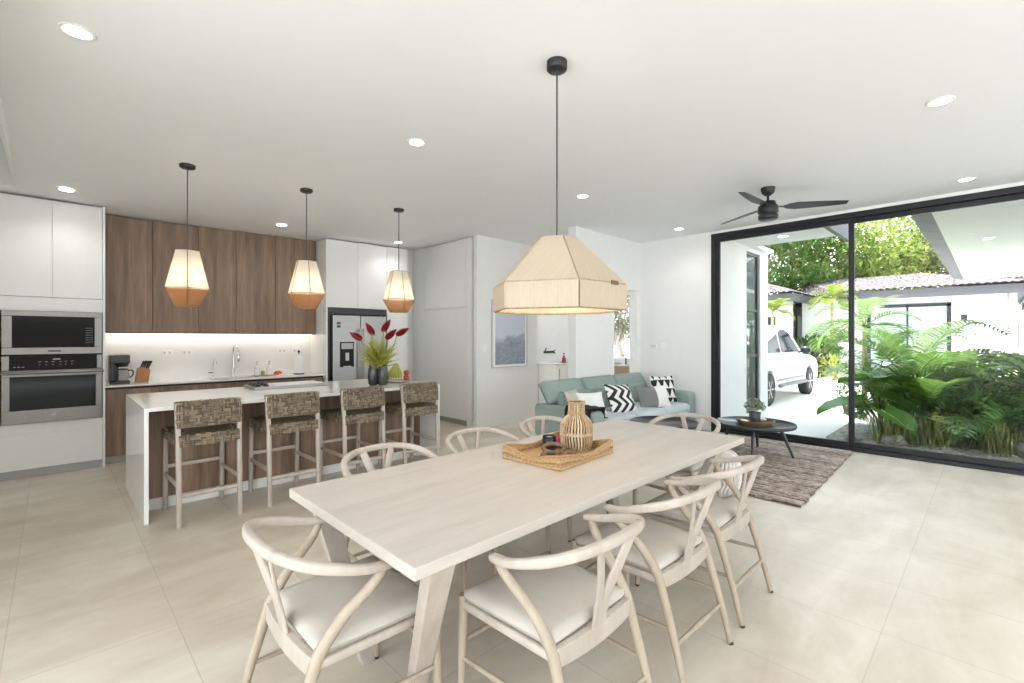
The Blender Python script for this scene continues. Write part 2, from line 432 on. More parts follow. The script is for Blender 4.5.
# ceiling sheet with the recess at the far left
xs = [-4, -2, -.27, .2, .7, 1.4, 2.1, 2.8, 3.5, 4.2, 4.55, 4.9, 6.2, 7.52]; ys = [-4.5, -1, 2, 4.4, 4.9, 5.4, 5.9, 6.4, 6.75, 7.2, 7.9]
zc = ceil_z
for i in range(len(xs)-1):
    for j in range(len(ys)-1):
        if xs[i+1] <= -.27 and ys[j] >= 2 and ys[j+1] <= 6.75: continue
        x0, x1, y0, y1 = xs[i], xs[i+1], ys[j], ys[j+1]
        mb.add([(x0,y0,zc(x0,y0)),(x0,y1,zc(x0,y1)),(x1,y1,zc(x1,y1)),(x1,y0,zc(x1,y0))], [(0,1,2,3)], True)
mb.box(7.52, 10.2, 3.5, 8.2, H_C, H_C+.1)
mb.box(4.9, 7.52, 7.9, 8.2, H_C, H_C+.1)
mb.box(-4, 7.52, -4.5, 8.2, 3.62, 3.72)
struct(mb.build('ceiling', M['ceiling']))
mb = MB()       # upstands of the ceiling recess
mb.box(-.28, -.262, 2, 6.76, 2.97, 3.62); mb.box(-4, -.27, 6.742, 6.76, 2.97, 3.62); mb.box(-4, -.27, 1.98, 2, 3.12, 3.62)
struct(mb.build('trim_1', M['trim']))
# walls
mb = MB(); mb.box(-1.2, 5.0, 7.72, 7.84, 0, 3.6); struct(mb.build('wall_back', M['wall']))
mb = MB(); mb.box(-1.32, -1.2, 3.0, 7.84, 0, 3.6); struct(mb.build('wall_left', M['wall']))
mb = MB(); mb.box(4.885, 6.317, 5.82, 5.90, 0, H_C); struct(mb.build('wall_picture', M['wall']))
mb = MB()
mb.box(5.58, 6.557, 4.35, 4.47, 0, H_C); mb.box(6.557, 7.29, 4.35, 4.47, 2.31, H_C); mb.box(7.29, 7.4, 4.35, 4.47, 0, H_C)
struct(mb.build('wall_living', M['wall']))
mb = MB(); mb.box(7.4, 7.52, 3.1, 4.47, 0, H_C); mb.box(7.4, 7.52, -4.5, -.70, 0, H_C); mb.box(7.4, 7.52, -.70, 3.1, 3.10, H_C)
struct(mb.build('wall_right', M['wall']))
mb = MB(); mb.box(6.2, 10.2, 7.15, 7.27, 0, H_C); struct(mb.build('wall_hall', M['wall']))
mb = MB()
mb.box(9.6, 9.72, 3.5, 5.6, 0, H_C); mb.box(9.6, 9.72, 5.6, 6.5, 0, .95); mb.box(9.6, 9.72, 5.6, 6.5, 2.55, H_C); mb.box(9.6, 9.72, 6.5, 7.27, 0, H_C)
struct(mb.build('wall_bathroom', M['wall']))
mb = MB(); mb.box(7.52, 9.72, 3.5, 3.62, 0, H_C); struct(mb.build('wall_side', M['wall']))
# doorway casing in the living wall
mb = MB(); mb.box(6.54, 6.575, 4.335, 4.485, 0, 2.33); mb.box(7.27, 7.30, 4.335, 4.485, 0, 2.33); mb.box(6.54, 7.30, 4.335, 4.485, 2.295, 2.33)
struct(mb.build('trim_2', M['trim'], bevel=.004))
# slim jamb on the near end of the living wall
mb = MB(); mb.box(5.562, 5.60, 4.335, 4.485, 0, H_C); struct(mb.build('trim_3', M['trim'], bevel=.004))
for nm, b in (('baseboard_picture', (4.885, 6.317, 5.805, 5.82)), ('baseboard_living', (5.62, 6.54, 4.335, 4.35)), ('baseboard_right', (7.385, 7.4, 3.1, 4.35))):
    mb = MB(); mb.box(*b, 0, .07); struct(mb.build(nm, M['trim'], bevel=.003))
# bathroom window
w = thing('window_1', None, None, (9.66, 6.05, .95)); w['kind'] = 'structure'
mb = MB()
for y0, y1, z0, z1 in ((5.6,5.66,.95,2.55),(6.44,6.5,.95,2.55),(5.66,6.44,.95,1.0),(5.66,6.44,2.5,2.55)): mb.box(9.63, 9.69, y0, y1, z0, z1)
struct(mb.build('window_frame', M['trim'], w, bevel=.004))
mb = MB(); mb.box(9.655, 9.665, 5.66, 6.44, 1.0, 2.5); struct(mb.build('window_pane', M['glass'], w))

# sliding door
dr = thing('door_1', None, None, (7.46, 1.2, 0)); dr['kind'] = 'structure'
mb = MB()
mb.box(7.395, 7.52, 3.03, 3.1, 0, 3.10); mb.box(7.395, 7.52, -.70, -.64, 0, 3.10)
mb.box(7.395, 7.52, -.64, 3.03, 3.03, 3.10); mb.box(7.395, 7.52, -.64, 3.03, 0, .045)
struct(mb.build('door_frame', M['frame'], dr, bevel=.004))
def sash(y0, y1, x0, x1, stl, nm):
    mb = MB(); 
    mb.box(x0, x1, y0, y0+stl, .045, 3.03); mb.box(x0, x1, y1-stl, y1, .045, 3.03)
    mb.box(x0, x1, y0+stl, y1-stl, .045, .115); mb.box(x0, x1, y0+stl, y1-stl, 2.965, 3.03)
    s = struct(mb.build(nm, M['frame'], dr, bevel=.004))
    mb = MB(); xm = (x0+x1)/2; mb.box(xm-.005, xm+.005, y0+stl, y1-stl, .115, 2.965)
    struct(mb.build('door_pane', M['glass'], s))
    return s
s1 = sash(1.255, 3.03, 7.41, 7.45, .062, 'sliding_panel')
sash(-.64, 1.325, 7.462, 7.502, .062, 'fixed_panel')
mb = MB(); mb.box(7.398, 7.41, 2.985, 3.01, 1.15, 1.38); mb.cyl((7.398, 2.9975, 1.11), .012, .02)
struct(mb.build('door_handle', M['black'], s1, bevel=.003))

# ---------------------------------------------------------------- ceiling fittings
def downlight(x, y, label, z=None):
    z = ceil_z(x, y) if z is None else z
    t = thing('recessed_downlight', label, 'ceiling light', (x, y, z), 'recessed downlights in the ceiling')
    mb = MB(); mb.lathe([(.062,-.001),(.078,-.001),(.08,-.006),(.076,-.010),(.06,-.008),(.058,-.002)], (x,y,z), 28, False); mb.build('bezel', M['trim'], t)
    mb = MB(); mb.cyl((x,y,z-.006), .06, .004, 24); mb.build('diffuser', M['spotface'], t)
    l = bpy.data.lights.new('downlight_beam', 'SPOT'); l.energy = DL; l.spot_size = 2.5; l.spot_blend = .8; l.shadow_soft_size = .05; l.color = (1,.97,.93)
    lo = bpy.data.objects.new('downlight_beam', l); COL.objects.link(lo); lo.parent = t; lo.location = (0,0,-.02)
DL = 7
downlight(.09, 3.48, 'round recessed downlight at the upper left, nearest the left recess')
downlight(2.21, 3.43, 'round recessed downlight between the kitchen pendants and the big dining lamp')
downlight(.09, 6.62, 'round recessed downlight above the white oven cabinet')
downlight(2.20, 6.72, 'round recessed downlight in front of the walnut wall cabinets')
downlight(4.00, 6.75, 'round recessed downlight near the fridge, behind the farthest kitchen pendant')
downlight(4.45, 3.37, 'round recessed downlight just right of the big dining lamp cord')
downlight(4.47, .26, 'round recessed downlight at the upper right, nearest the camera')
downlight(6.86, .20, 'round recessed downlight close to the top of the sliding glass door')
downlight(6.83, 3.35, 'small recessed downlight in the corner above the sofa and grey wall')

def hexring(c, R, z, ph, rnd=0.):
    return [(c[0]+R*math.cos(ph+k*PI/3), c[1]+R*math.sin(ph+k*PI/3), z) for k in range(6)]
def shade_skin(levels, c, ph, nm, mat, parent, th=.006, inner=True):
    """levels [(R,z)...]; hexagonal cord-wrapped skin with UVs running round"""
    mb = MB(); K = 6
    me_uv = []
    for (R0, z0), (R1, z1) in zip(levels, levels[1:]):
        a = hexring(c, R0, z0, ph); b = hexring(c, R1, z1, ph)
        for k in range(6):
            mb.add([a[k], a[(k+1)%6], b[(k+1)%6], b[k]], [(0,1,2,3)])
            me_uv += [(0,0),(1,0),(1,1),(0,1)]
    o = mb.build(nm, mat, parent, solid=th)
    uv = o.data.uv_layers.new(name='UVMap')
    for i, q in enumerate(me_uv): uv.data[i].uv = q
    return o
def pendant_small(x, y, label, dz=0.):
    zt = ceil_z(x, y)
    t = thing('pendant_lamp', label, 'pendant lamp', (x, y, zt), 'woven pendant lamps over the kitchen island')
    mb = MB(); mb.lathe([(.065,0),(.065,-.022),(.058,-.03),(.008,-.03)], (x,y,zt), 24); mb.build('ceiling_rose', M['black'], t)
    mb = MB(); mb.tube([(x,y,zt-.03),(x,y,2.16)], .005, 8); mb.build('cord', M['cord'], t)
    mb = MB(); mb.lathe([(.006,2.2),(.022,2.19),(.024,2.12),(.018,2.11)], (x,y,0), 16); mb.build('lamp_holder', M['black'], t)
    mb = MB(); mb.ball((x,y,2.065), (.032,.032,.045)); mb.build('bulb', M['bulb'], t)
    ph = .35
    sh = shade_skin([(.103,2.31+dz),(.192,1.96+dz)], (x,y), ph, 'lamp_shade', M['shadesmall'], t)
    shade_skin([(.190,1.95+dz),(.108,1.80+dz)], (x,y), ph, 'lower_shade', M['shadelower'], t)
    mb = MB()
    for k in range(6):
        q = lambda R, z: (x+R*math.cos(ph+k*PI/3), y+R*math.sin(ph+k*PI/3), z)
        mb.tube([q(.106,2.312+dz), q(.196,1.955+dz), q(.111,1.798+dz)], .0035, 6)
    for R, z in ((.106,2.312+dz),(.196,1.955+dz),(.111,1.798+dz)): mb.tube(hexring((x,y), R, z, ph), .004, 6, closed=True)
    mb.tube([(x-.095,y,2.31+dz),(x+.095,y,2.31+dz)], .003, 6); mb.tube([(x,y-.085,2.31+dz),(x,y+.085,2.31+dz)], .003, 6)
    mb.build('frame_rods', M['tagbrown'], t)
    l = bpy.data.lights.new('pendant_bulb', 'POINT'); l.energy = 2.2; l.shadow_soft_size = .04; l.color = (1,.86,.66)
    lo = bpy.data.objects.new('pendant_bulb', l); COL.objects.link(lo); lo.parent = t; lo.location = (0,0,2.0-zt)
pendant_small(.90, 5.30, 'cream and amber woven pendant over the left end of the island, before the walnut cabinets', -.025)
pendant_small(1.99, 5.28, 'cream and amber woven pendant over the middle of the island, at the walnut cabinets edge')
pendant_small(3.14, 5.28, 'cream and amber woven pendant over the right end of the island, above the red flowers')

x, y = 2.178, 1.843
t = thing('dining_pendant_lamp', 'large natural cord dome pendant hanging low over the dining table', 'pendant lamp', (x, y, H_C))
mb = MB(); mb.lathe([(.062,0),(.062,-.045),(.056,-.052),(.008,-.052)], (x,y,H_C), 28); mb.build('ceiling_rose', M['black'], t)
mb = MB(); mb.tube([(x,y,H_C-.05),(x,y,2.0)], .0055, 8); mb.build('cord', M['cord'], t)
mb = MB(); mb.lathe([(.006,2.02),(.024,2.01),(.026,1.93),(.02,1.92)], (x,y,0), 16); mb.build('lamp_holder', M['black'], t)
mb = MB(); mb.ball((x,y,1.87), (.04,.04,.055)); mb.build('bulb', M['bulb'], t)
# screen-right is the room direction -44 deg, so this phase turns one edge towards the viewer
ph = math.radians(-44.3-90+11)
lv = [(.115,2.06),(.402,1.775),(.402,1.635)]
shade_skin(lv, (x,y), ph, 'lamp_shade', M['shadebig'], t, .012)
mb = MB()
for k in range(6):
    q = lambda R, z: (x+R*math.cos(ph+k*PI/3), y+R*math.sin(ph+k*PI/3), z)
    mb.tube([q(.117,2.06), q(.405,1.776), q(.405,1.633)], .0026, 6)
mb.build('frame_rods', M['cord'], t)
mb = MB()
for R, z in ((.115,2.06),(.403,1.775),(.402,1.634)): mb.tube(hexring((x,y), R, z, ph), .006, 6, closed=True)
for k in range(3):
    a = ph+k*PI/3; mb.tube([(x+.11*math.cos(a),y+.11*math.sin(a),2.06),(x-.11*math.cos(a),y-.11*math.sin(a),2.06)], .003, 6)
mb.build('frame_rings', M['wickerlight'], t)
d = Vector((math.cos(ph+.95), math.sin(ph+.95), 0))   # leather tag on the rim, facing right of the front edge
n1 = Vector((math.cos(ph+PI/6), math.sin(ph+PI/6), 0)); tg = Vector((-n1.y, n1.x, 0))
c = Vector((x, y, 1.78)) + n1*.361 + tg*.09
mb = MB(); 
mb.hexa([c-tg*.032+Vector((0,0,-.012))-n1*.004, c+tg*.032+Vector((0,0,-.012))-n1*.004, c+tg*.032+Vector((0,0,-.012))+n1*.004, c-tg*.032+Vector((0,0,-.012))+n1*.004][::-1],
        [c-tg*.032+Vector((0,0,.012))-n1*.006, c+tg*.032+Vector((0,0,.012))-n1*.006, c+tg*.032+Vector((0,0,.012))+n1*.002, c-tg*.032+Vector((0,0,.012))+n1*.002][::-1])
mb.build('maker_tag', M['tagbrown'], t, bevel=.003)
l = bpy.data.lights.new('dining_bulb', 'POINT'); l.energy = 4; l.shadow_soft_size = .05; l.color = (1,.87,.7)
lo = bpy.data.objects.new('dining_bulb', l); COL.objects.link(lo); lo.parent = t; lo.location = (0,0,1.80-H_C)

# ceiling fan
x, y = 5.69, 1.75
t = thing('ceiling_fan', 'black three blade ceiling fan by the sliding glass door', 'ceiling fan', (x, y, H_C))
mb = MB(); mb.lathe([(.072,0),(.072,-.02),(.06,-.06),(.03,-.085),(.014,-.09)], (x,y,H_C), 28); mb.build('ceiling_canopy', M['black'], t)
mb = MB(); mb.tube([(x,y,H_C-.08),(x,y,2.98)], .013, 12); mb.build('downrod', M['black'], t)
mb = MB(); mb.lathe([(.02,3.0),(.075,2.985),(.082,2.95),(.1,2.935),(.105,2.87),(.095,2.855),(.08,2.85),(.1,2.835),(.1,2.80),(.085,2.785),(.0,2.783)], (x,y,0), 32); mb.build('motor_housing', M['black'], t)
for ang in (-15, 102, 224):
    a = math.radians(-44.3+ang); r = Vector((math.cos(a), math.sin(a), 0)); q = Vector((-r.y, r.x, 0)); o = Vector((x, y, 2.925))
    mb = MB(); st = [(.09,.03),(.15,.04),(.20,.11),(.28,.155),(.46,.135),(.66,.10),(.77,.07)]
    rings = []
    for d, w in st:
        tw = math.radians(-13 if d > .18 else -5)
        u = q*math.cos(tw)+Vector((0,0,1))*math.sin(tw); n = r.cross(u)
        c = o + r*d + Vector((0,0,-.0))
        rings.append([c-u*w/2-n*.004, c+u*w/2-n*.004, c+u*w/2+n*.004, c-u*w/2+n*.004])
    mb.rings(rings, True, False); mb.build('fan_blade', M['black'], t, bevel=.003)

# ================================================================ KITCHEN
def cab_handleless(): pass
t = thing('oven_tower_cabinet', 'tall white cabinet housing the microwave and wall oven', 'cabinet', (0, 7.4, 0))
mb = MB(); 
mb.box(-1.19, -.40, 7.09, 7.715, .09, 2.955)
mb.box(-.40, .395, 7.09, 7.715, 1.80, 2.955); mb.box(-.40, .395, 7.09, 7.715, .09, .56); mb.box(-.40, .395, 7.66, 7.715, .56, 1.8)
mb.build('body', M['lacquer'], t)
mb = MB(); mb.box(.395, .418, 7.055, 7.715, 0, 2.965); mb.build('end_panel', M['lacquer'], t, bevel=.002)
for z0, z1 in ((.515,.57),(1.758,1.90)):
    mb = MB(); mb.box(-1.19, .395, 7.072, 7.09, z0, z1); mb.build('filler_rail', M['lacquer'], t)
for a, b in ((-1.19,-.80),(-.797,-.0165),(-.0135,.392)):
    mb = MB(); mb.box(a, b, 7.068, 7.09, 1.908, 2.945); mb.build('door', M['lacquer'], t, bevel=.002)
mb = MB(); mb.box(-.797, .392, 7.068, 7.09, .095, .462); mb.build('drawer_front', M['lacquer'], t, bevel=.002)
mb = MB(); mb.box(-1.19, .395, 7.10, 7.12, .462, .515); mb.build('grip_channel', M['gola'], t)
mb = MB(); mb.box(-1.19, .395, 7.11, 7.13, 0, .092); mb.build('plinth', M['toe'], t)
mb = MB(); mb.box(-1.19, -.395, 7.068, 7.09, .57, 1.758); mb.build('door', M['lacquer'], t, bevel=.002)

t = thing('built_in_microwave', 'stainless built-in microwave set above the wall oven', 'microwave', (0, 7.35, 1.29))
mb = MB(); mb.box(-.385, .388, 7.075, 7.6, 1.296, 1.756); mb.build('body', M['gap'], t)
f = MB()
for b in ((-.385,.388,1.70,1.756),(-.385,.388,1.296,1.37),(-.385,-.31,1.37,1.70),(.325,.388,1.37,1.70)): f.box(b[0], b[1], 7.035, 7.08, b[2], b[3])
fr = f.build('steel_surround', M['ovensteel'], t, bevel=.003)
mb = MB(); mb.box(-.312, .327, 7.045, 7.07, 1.368, 1.702); d = mb.build('door_glass', M['blackglass'], t)
mb = MB()
for i in range(5):
    for j in range(7): mb.box(.252+i*.013, .257+i*.013, 7.0435, 7.046, 1.42+j*.026, 1.426+j*.026)
mb.build('keypad_print', M['toe'], d)
mb = MB(); mb.box(-.045, .055, 7.032, 7.036, 1.322, 1.34); mb.build('badge', M['blackplastic'], t)

t = thing('wall_oven', 'stainless wall oven with black glass door below the microwave', 'oven', (0, 7.35, .57))
mb = MB(); mb.box(-.385, .388, 7.075, 7.6, .572, 1.288); mb.build('body', M['gap'], t)
mb = MB(); mb.box(-.33, .345, 7.04, 7.08, 1.135, 1.284); p = mb.build('control_panel', M['blackglass'], t)
mb = MB()
for i, xx in enumerate((-.12,-.07,-.02,.04,.08,.13)):
    mb.box(xx, xx+.022, 7.038, 7.041, 1.215, 1.219); mb.box(xx+.005, xx+.017, 7.038, 7.041, 1.185, 1.189)
mb.box(-.01, .05, 7.038, 7.041, 1.238, 1.25)
for xx in (-.30,-.27,-.24): mb.box(xx, xx+.018, 7.038, 7.041, 1.163, 1.169)
mb.build('display_print', M['toe'], p)
for x0, x1 in ((-.385,-.33),(.345,.388)):
    mb = MB(); mb.box(x0, x1, 7.04, 7.08, 1.135, 1.284); mb.build('steel_cheek', M['ovensteel'], t, bevel=.002)
f = MB()
for b in ((-.385,.388,1.065,1.13),(-.385,.388,.576,.715),(-.385,-.325,.715,1.065),(.335,.388,.715,1.065)): f.box(b[0], b[1], 7.03, 7.078, b[2], b[3])
d = f.build('door', M['ovensteel'], t, bevel=.003)
mb = MB(); mb.box(-.327, .337, 7.037, 7.06, .713, 1.067); mb.build('door_window', M['blackglass'], d)
mb = MB(); mb.tube([(-.40,6.985,1.105),(.402,6.985,1.105)], .0135, 12)
for xx in (-.36,.362): mb.tube([(xx,6.985,1.105),(xx,7.035,1.105)], .011, 8)
mb.build('handle', M['ovensteel'], d)
mb = MB(); mb.M = Matrix.Translation((.0,7.031,.648)) @ Matrix.Rotation(PI/2, 4, 'X'); mb.lathe([(.021,0),(.021,.003),(.017,.0035)], n=20); mb.build('round_badge', M['toe'], d)

# walnut wall cabinets
for (a, b, lab) in ((.425,.895,'first walnut wall cabinet, next to the white oven tower'), (.898,1.383,'second walnut wall cabinet, above the knife block side of the counter'),
                    (1.386,1.835,'third walnut wall cabinet, left of the sink faucet'), (1.838,2.952,'wide walnut wall cabinet above the sink and towel roll, right end of the row')):
    t = thing('wall_cabinet', lab, 'cabinet', ((a+b)/2, 7.58, 1.525), 'walnut wall cabinets')
    mb = MB(); mb.box(a, b, 7.47, 7.718, 1.527, 2.955); mb.build('body', M['walnut'], t)
    doors = [(a,b)] if b-a < .6 else [(a,(a+b)/2-.045),((a+b)/2-.042,b)]
    for p, q in doors:
        mb = MB(); mb.box(p+.0015, q-.0015, 7.448, 7.468, 1.522, 2.955+.02*(p-.4)); mb.build('door', M['walnut'], t, bevel=.0015)
mb = MB(); mb.box(.43, 2.94, 7.60, 7.64, 1.515, 1.526)
s = tag(mb.build('led_light_strip', M['led']), 'glowing light strip under the walnut wall cabinets', 'light strip')
l = bpy.data.lights.new('strip_glow', 'AREA'); l.shape = 'RECTANGLE'; l.size = 2.5; l.size_y = .04; l.energy = .4; l.color = (1,.9,.74)
lo = bpy.data.objects.new('strip_glow', l); COL.objects.link(lo); lo.location = (1.69, 7.62, 1.51)
mb = MB(); mb.box(.42, 2.96, 7.705, 7.72, .915, 1.53)
struct(mb.build('trim_4', M['lacquer']))
# base cabinets
for (a, b, lab) in ((.42,.913,'walnut base cabinet under the coffee maker'), (.913,1.404,'walnut base cabinet left of the sink'), (1.404,2.363,'walnut base cabinet below the sink'), (2.363,2.955,'walnut base cabinet below the towel roll, beside the fridge')):
    t = thing('base_cabinet', lab, 'cabinet', ((a+b)/2, 7.43, 0), 'walnut base cabinets on the back wall')
    mb = MB(); mb.box(a, b, 7.20, 7.70, .09, .87); mb.build('body', M['walnut'], t)
    mb = MB(); mb.box(a+.002, b-.002, 7.16, 7.18, .095, .868); mb.build('door', M['walnut'], t, bevel=.0015)
    mb = MB(); mb.box(a, b, 7.185, 7.20, .868, .893); mb.build('grip_channel', M['gap'], t)
    mb = MB(); mb.box(a, b, 7.21, 7.23, 0, .09); mb.build('plinth', M['toe'], t)
mb = MB()
mb.box(.42, 1.50, 7.145, 7.705, .895, .915); mb.box(2.12, 2.96, 7.145, 7.705, .895, .915); mb.box(1.5, 2.12, 7.145, 7.27, .895, .915); mb.box(1.5, 2.12, 7.60, 7.705, .895, .915)
tag(mb.build('countertop', M['quartz'], bevel=.002), 'white stone worktop along the back wall with sink', 'countertop')
t = thing('kitchen_sink', 'undermount steel sink set in the back worktop', 'sink', (1.81, 7.435, .70))
mb = MB(); mb.box(1.49,2.13,7.26,7.61,.70,.71); mb.box(1.49,1.50,7.26,7.61,.71,.895); mb.box(2.12,2.13,7.26,7.61,.71,.895); mb.box(1.5,2.12,7.26,7.27,.71,.895); mb.box(1.5,2.12,7.60,7.61,.71,.895)
mb.build('basin', M['steel'], t)
mb = MB(); mb.lathe([(.04,0),(.04,.004),(.0,.003)], (1.81,7.43,.71), 20); mb.build('drain', M['chrome'], t)
x, y = 1.85, 7.645
t = thing('pull_down_faucet', 'tall chrome pull-down faucet at the sink', 'faucet', (x, y, .915))
mb = MB(); mb.lathe([(.028,0),(.028,.012),(.019,.02),(.019,.11),(.015,.115)], (x,y,.915), 16); mb.tube(spline([(x,y,1.0),(x,y,1.25),(x,y-.02,1.32),(x+.01,y-.075,1.352),(x+.02,y-.13,1.32),(x+.025,y-.15,1.26)],6), .013, 10); mb.build('spout', M['chrome'], t)
mb = MB(); mb.lathe([(.016,0),(.02,.01),(.02,.11),(.015,.12)], (x+.026,y-.152,1.13), 14); mb.build('spray_head', M['chrome'], t)
mb = MB(); mb.tube([(x+.015,y,1.0),(x+.075,y-.01,1.035)], .007, 8); mb.build('lever', M['chrome'], t)
x = 1.60
t = thing('filter_tap', 'slim curved chrome filter tap left of the tall faucet', 'tap', (x, y, .915))
mb = MB(); mb.lathe([(.02,0),(.02,.01),(.011,.018),(.011,.06)], (x,y,.915), 14); mb.tube(spline([(x,y,.96),(x,y,1.10),(x+.005,y-.03,1.16),(x+.015,y-.08,1.15),(x+.02,y-.095,1.10)],6), .006, 8); mb.build('spout', M['chrome'], t)
mb = MB(); mb.tube([(x-.005,y-.01,.985),(x-.06,y-.02,.99)], .006, 8); mb.build('lever', M['blackplastic'], t)
for px, lab in ((2.125,'white soap pump bottle nearer the faucet'), (2.29,'white soap pump bottle nearer the red sponge')):
    t = thing('soap_bottle', lab, 'bottle', (px, 7.52, .925), 'white pump bottles on the tray by the sink')
    mb = MB(); mb.lathe([(.034,0),(.036,.01),(.036,.12),(.03,.14),(.014,.15)], (px,7.52,.925), 20); mb.build('bottle_body', M['ceramic'], t)
    mb = MB(); mb.lathe([(.014,.15),(.014,.17),(.005,.172),(.005,.195)], (px,7.52,.925), 12); mb.box(px-.008,px+.008,7.475,7.53,1.118,1.128); mb.build('pump', M['plateside'], t)
mb = MB(); mb.box(2.07,2.345,7.465,7.575,.9155,.924); tag(mb.build('soap_tray', M['basket'], bevel=.003), 'small flat tray under the two soap bottles', 'tray')
mb = MB(); mb.lathe([(.024,0),(.026,.004),(.026,.055),(.02,.06),(0,.062)], (2.207,7.53,.925), 16); tag(mb.build('spice_jar', M['palmstem']), 'tiny olive jar between the two soap bottles', 'jar')
mb = MB()
for i in range(12): mb.ball((2.40+random.uniform(-.045,.045), 7.46+random.uniform(-.03,.03), .937+random.uniform(0,.03)), .019, 8, 6)
tag(mb.build('pot_scrubber', M['sponge']), 'bright red mesh pot scrubber on the worktop', 'scrubber')
x, y = 2.70, 7.47
t = thing('paper_towel_holder', 'white paper towel roll on a black stand', 'paper towel holder', (x, y, .915))
mb = MB(); mb.lathe([(.078,0),(.078,.012),(.07,.015)], (x,y,.9155), 24); mb.build('stand_base', M['blackplastic'], t)
mb = MB(); mb.lathe([(.02,0),(.066,0),(.067,.004),(.067,.276),(.066,.28),(.02,.28)], (x,y,.931), 28); mb.build('paper_roll', M['paper'], t)
mb = MB(); mb.cyl((x,y,1.20), .006, .05, 10); mb.ball((x,y,1.26), .02); mb.build('finial', M['blackplastic'], t)
for px, lab in ((1.08,'white wall socket above the knife block'), (1.30,'white wall socket second from the left on the splashback'), (2.53,'white wall socket left of the paper towel roll'), (2.745,'white wall socket behind the paper towel roll')):
    t = thing('wall_socket', lab, 'socket', (px, 7.70, 1.27), 'sockets on the kitchen splashback')
    mb = MB(); mb.box(px-.06, px+.06, 7.697, 7.7052, 1.235, 1.31); mb.build('plate', M['plate'], t, bevel=.003)
    mb = MB(); 
    for q in (-.028,.028): mb.box(px+q-.012, px+q+.012, 7.694, 7.6975, 1.255, 1.29)
    mb.build('outlet', M['plateside'], t)
# coffee maker
x, y = .565, 7.46
t = thing('coffee_maker', 'black drip coffee maker with glass jug on the back worktop', 'coffee maker', (x, y, .915))
mb = MB(); mb.box(x-.09,x+.10,y-.13,y+.10,.9155,.95); mb.build('base', M['blackplastic'], t, bevel=.008)
mb = MB(); mb.box(x-.09,x+.0,y+.0,y+.10,.95,1.23); mb.box(x-.09,x-.06,y-.10,y+.1,.95,1.2); mb.build('water_tank', M['blackplastic'], t, bevel=.008)
mb = MB(); mb.box(x-.09,x+.10,y-.12,y+.10,1.16,1.265); mb.lathe([(.055,1.12),(.07,1.16)], (x+.03,y-.03,0), 20); mb.build('brew_head', M['blackplastic'], t, bevel=.012)
mb = MB(); mb.lathe([(.045,0),(.066,.02),(.07,.06),(.06,.11),(.05,.13)], (x+.035,y-.04,.955), 22); j = mb.build('glass_jug', M['clearplastic'], t)
mb = MB(); mb.lathe([(.052,.128),(.055,.14),(.0,.145)], (x+.035,y-.04,.955), 20); mb.tube(spline([(x+.085,y-.06,1.075),(x+.125,y-.075,1.07),(x+.13,y-.075,1.02),(x+.10,y-.065,.985)],5), .008, 8); mb.build('jug_handle', M['blackplastic'], j)
# knife block
x, y = .80, 7.50
t = thing('knife_block', 'brown wooden knife block with black handled knives', 'knife block', (x, y, .915))
mb = MB(); mb.prism([(x-.075,.9155),(x+.055,.9155),(x+.075,1.07),(x-.01,1.11),(x-.05,1.09)], 'y', y-.05, y+.05); mb.build('block', M['knifewood'], t, bevel=.004)
mb = MB(); mb.box(x-.01, x+.05, y-.053, y-.05, .93, .965); mb.build('label_plate', M['knifewood'], t)
for i, (dx, dy) in enumerate(((-.03,-.03),(-.005,-.032),(.025,-.03),(.052,-.03),(-.02,.01),(.01,.01),(.04,.01),(.0,.035))):
    mb = MB(); a = Vector((x+dx, y+dy, 1.075)); mb.sweep([a, a+Vector((.02,-.0,.06)), a+Vector((.038,0,.105))], [.014,.016,.019], [.02,.018,.024], (0,1,0), 8, 3); mb.build('knife', M['blackplastic'], t)

# fridge enclosure
t = thing('fridge_surround_cabinet', 'tall white cupboards framing the fridge', 'cabinet', (3.67, 7.4, 0))
mb = MB(); mb.box(2.962, 2.99, 7.09, 7.718, 0, 2.985); mb.build('side_panel', M['lacquer'], t, bevel=.002)
mb = MB(); mb.box(2.99, 3.995, 7.12, 7.715, 1.95, 2.99); mb.box(3.995, 4.39, 7.12, 7.715, .09, 3.0); mb.build('body', M['lacquer'], t)
for a, b, z0, z1 in ((2.992,3.478,1.945,2.985),(3.481,3.99,1.945,2.995),(3.998,4.385,1.94,3.0),(3.998,4.385,.1,1.934)):
    mb = MB(); mb.box(a, b, 7.095, 7.118, z0, z1); mb.build('door', M['lacquer'], t, bevel=.002)
mb = MB(); mb.box(3.0, 4.39, 7.14, 7.16, 0, .09); mb.build('plinth', M['toe'], t)
mb = MB(); mb.box(2.99, 3.99, 7.10, 7.16, 1.845, 1.94); mb.box(2.99, 3.03, 7.10, 7.16, .09, 1.845); mb.box(3.955, 3.99, 7.10, 7.16, .09, 1.845); mb.build('black_reveal', M['blackplastic'], t)
# fridge
t = thing('side_by_side_fridge', 'stainless side-by-side fridge with black ice dispenser', 'fridge', (3.5, 7.35, 0))
mb = MB(); mb.box(3.04, 3.945, 7.10, 7.7, .03, 1.83); mb.build('body', M['blackplastic'], t)
mb = MB(); mb.box(3.04, 3.487, 7.02, 7.095, .06, 1.825); a = mb.build('freezer_door', M['steel'], t, bevel=.008)
mb = MB(); mb.box(3.494, 3.945, 7.02, 7.095, .06, 1.825); b = mb.build('fridge_door', M['steel'], t, bevel=.008)
for dd, xx in ((a,3.455),(b,3.525)):
    mb = MB(); mb.tube([(xx,6.97,.75),(xx,6.97,1.62)], .012, 10)
    for z in (.78,1.59): mb.tube([(xx,6.97,z),(xx,7.025,z)], .009, 8)
    mb.build('handle', M['steel'], dd)
mb = MB(); mb.box(3.15, 3.375, 7.012, 7.022, 1.02, 1.41); ds = mb.build('ice_dispenser', M['blackglass'], a, bevel=.004)
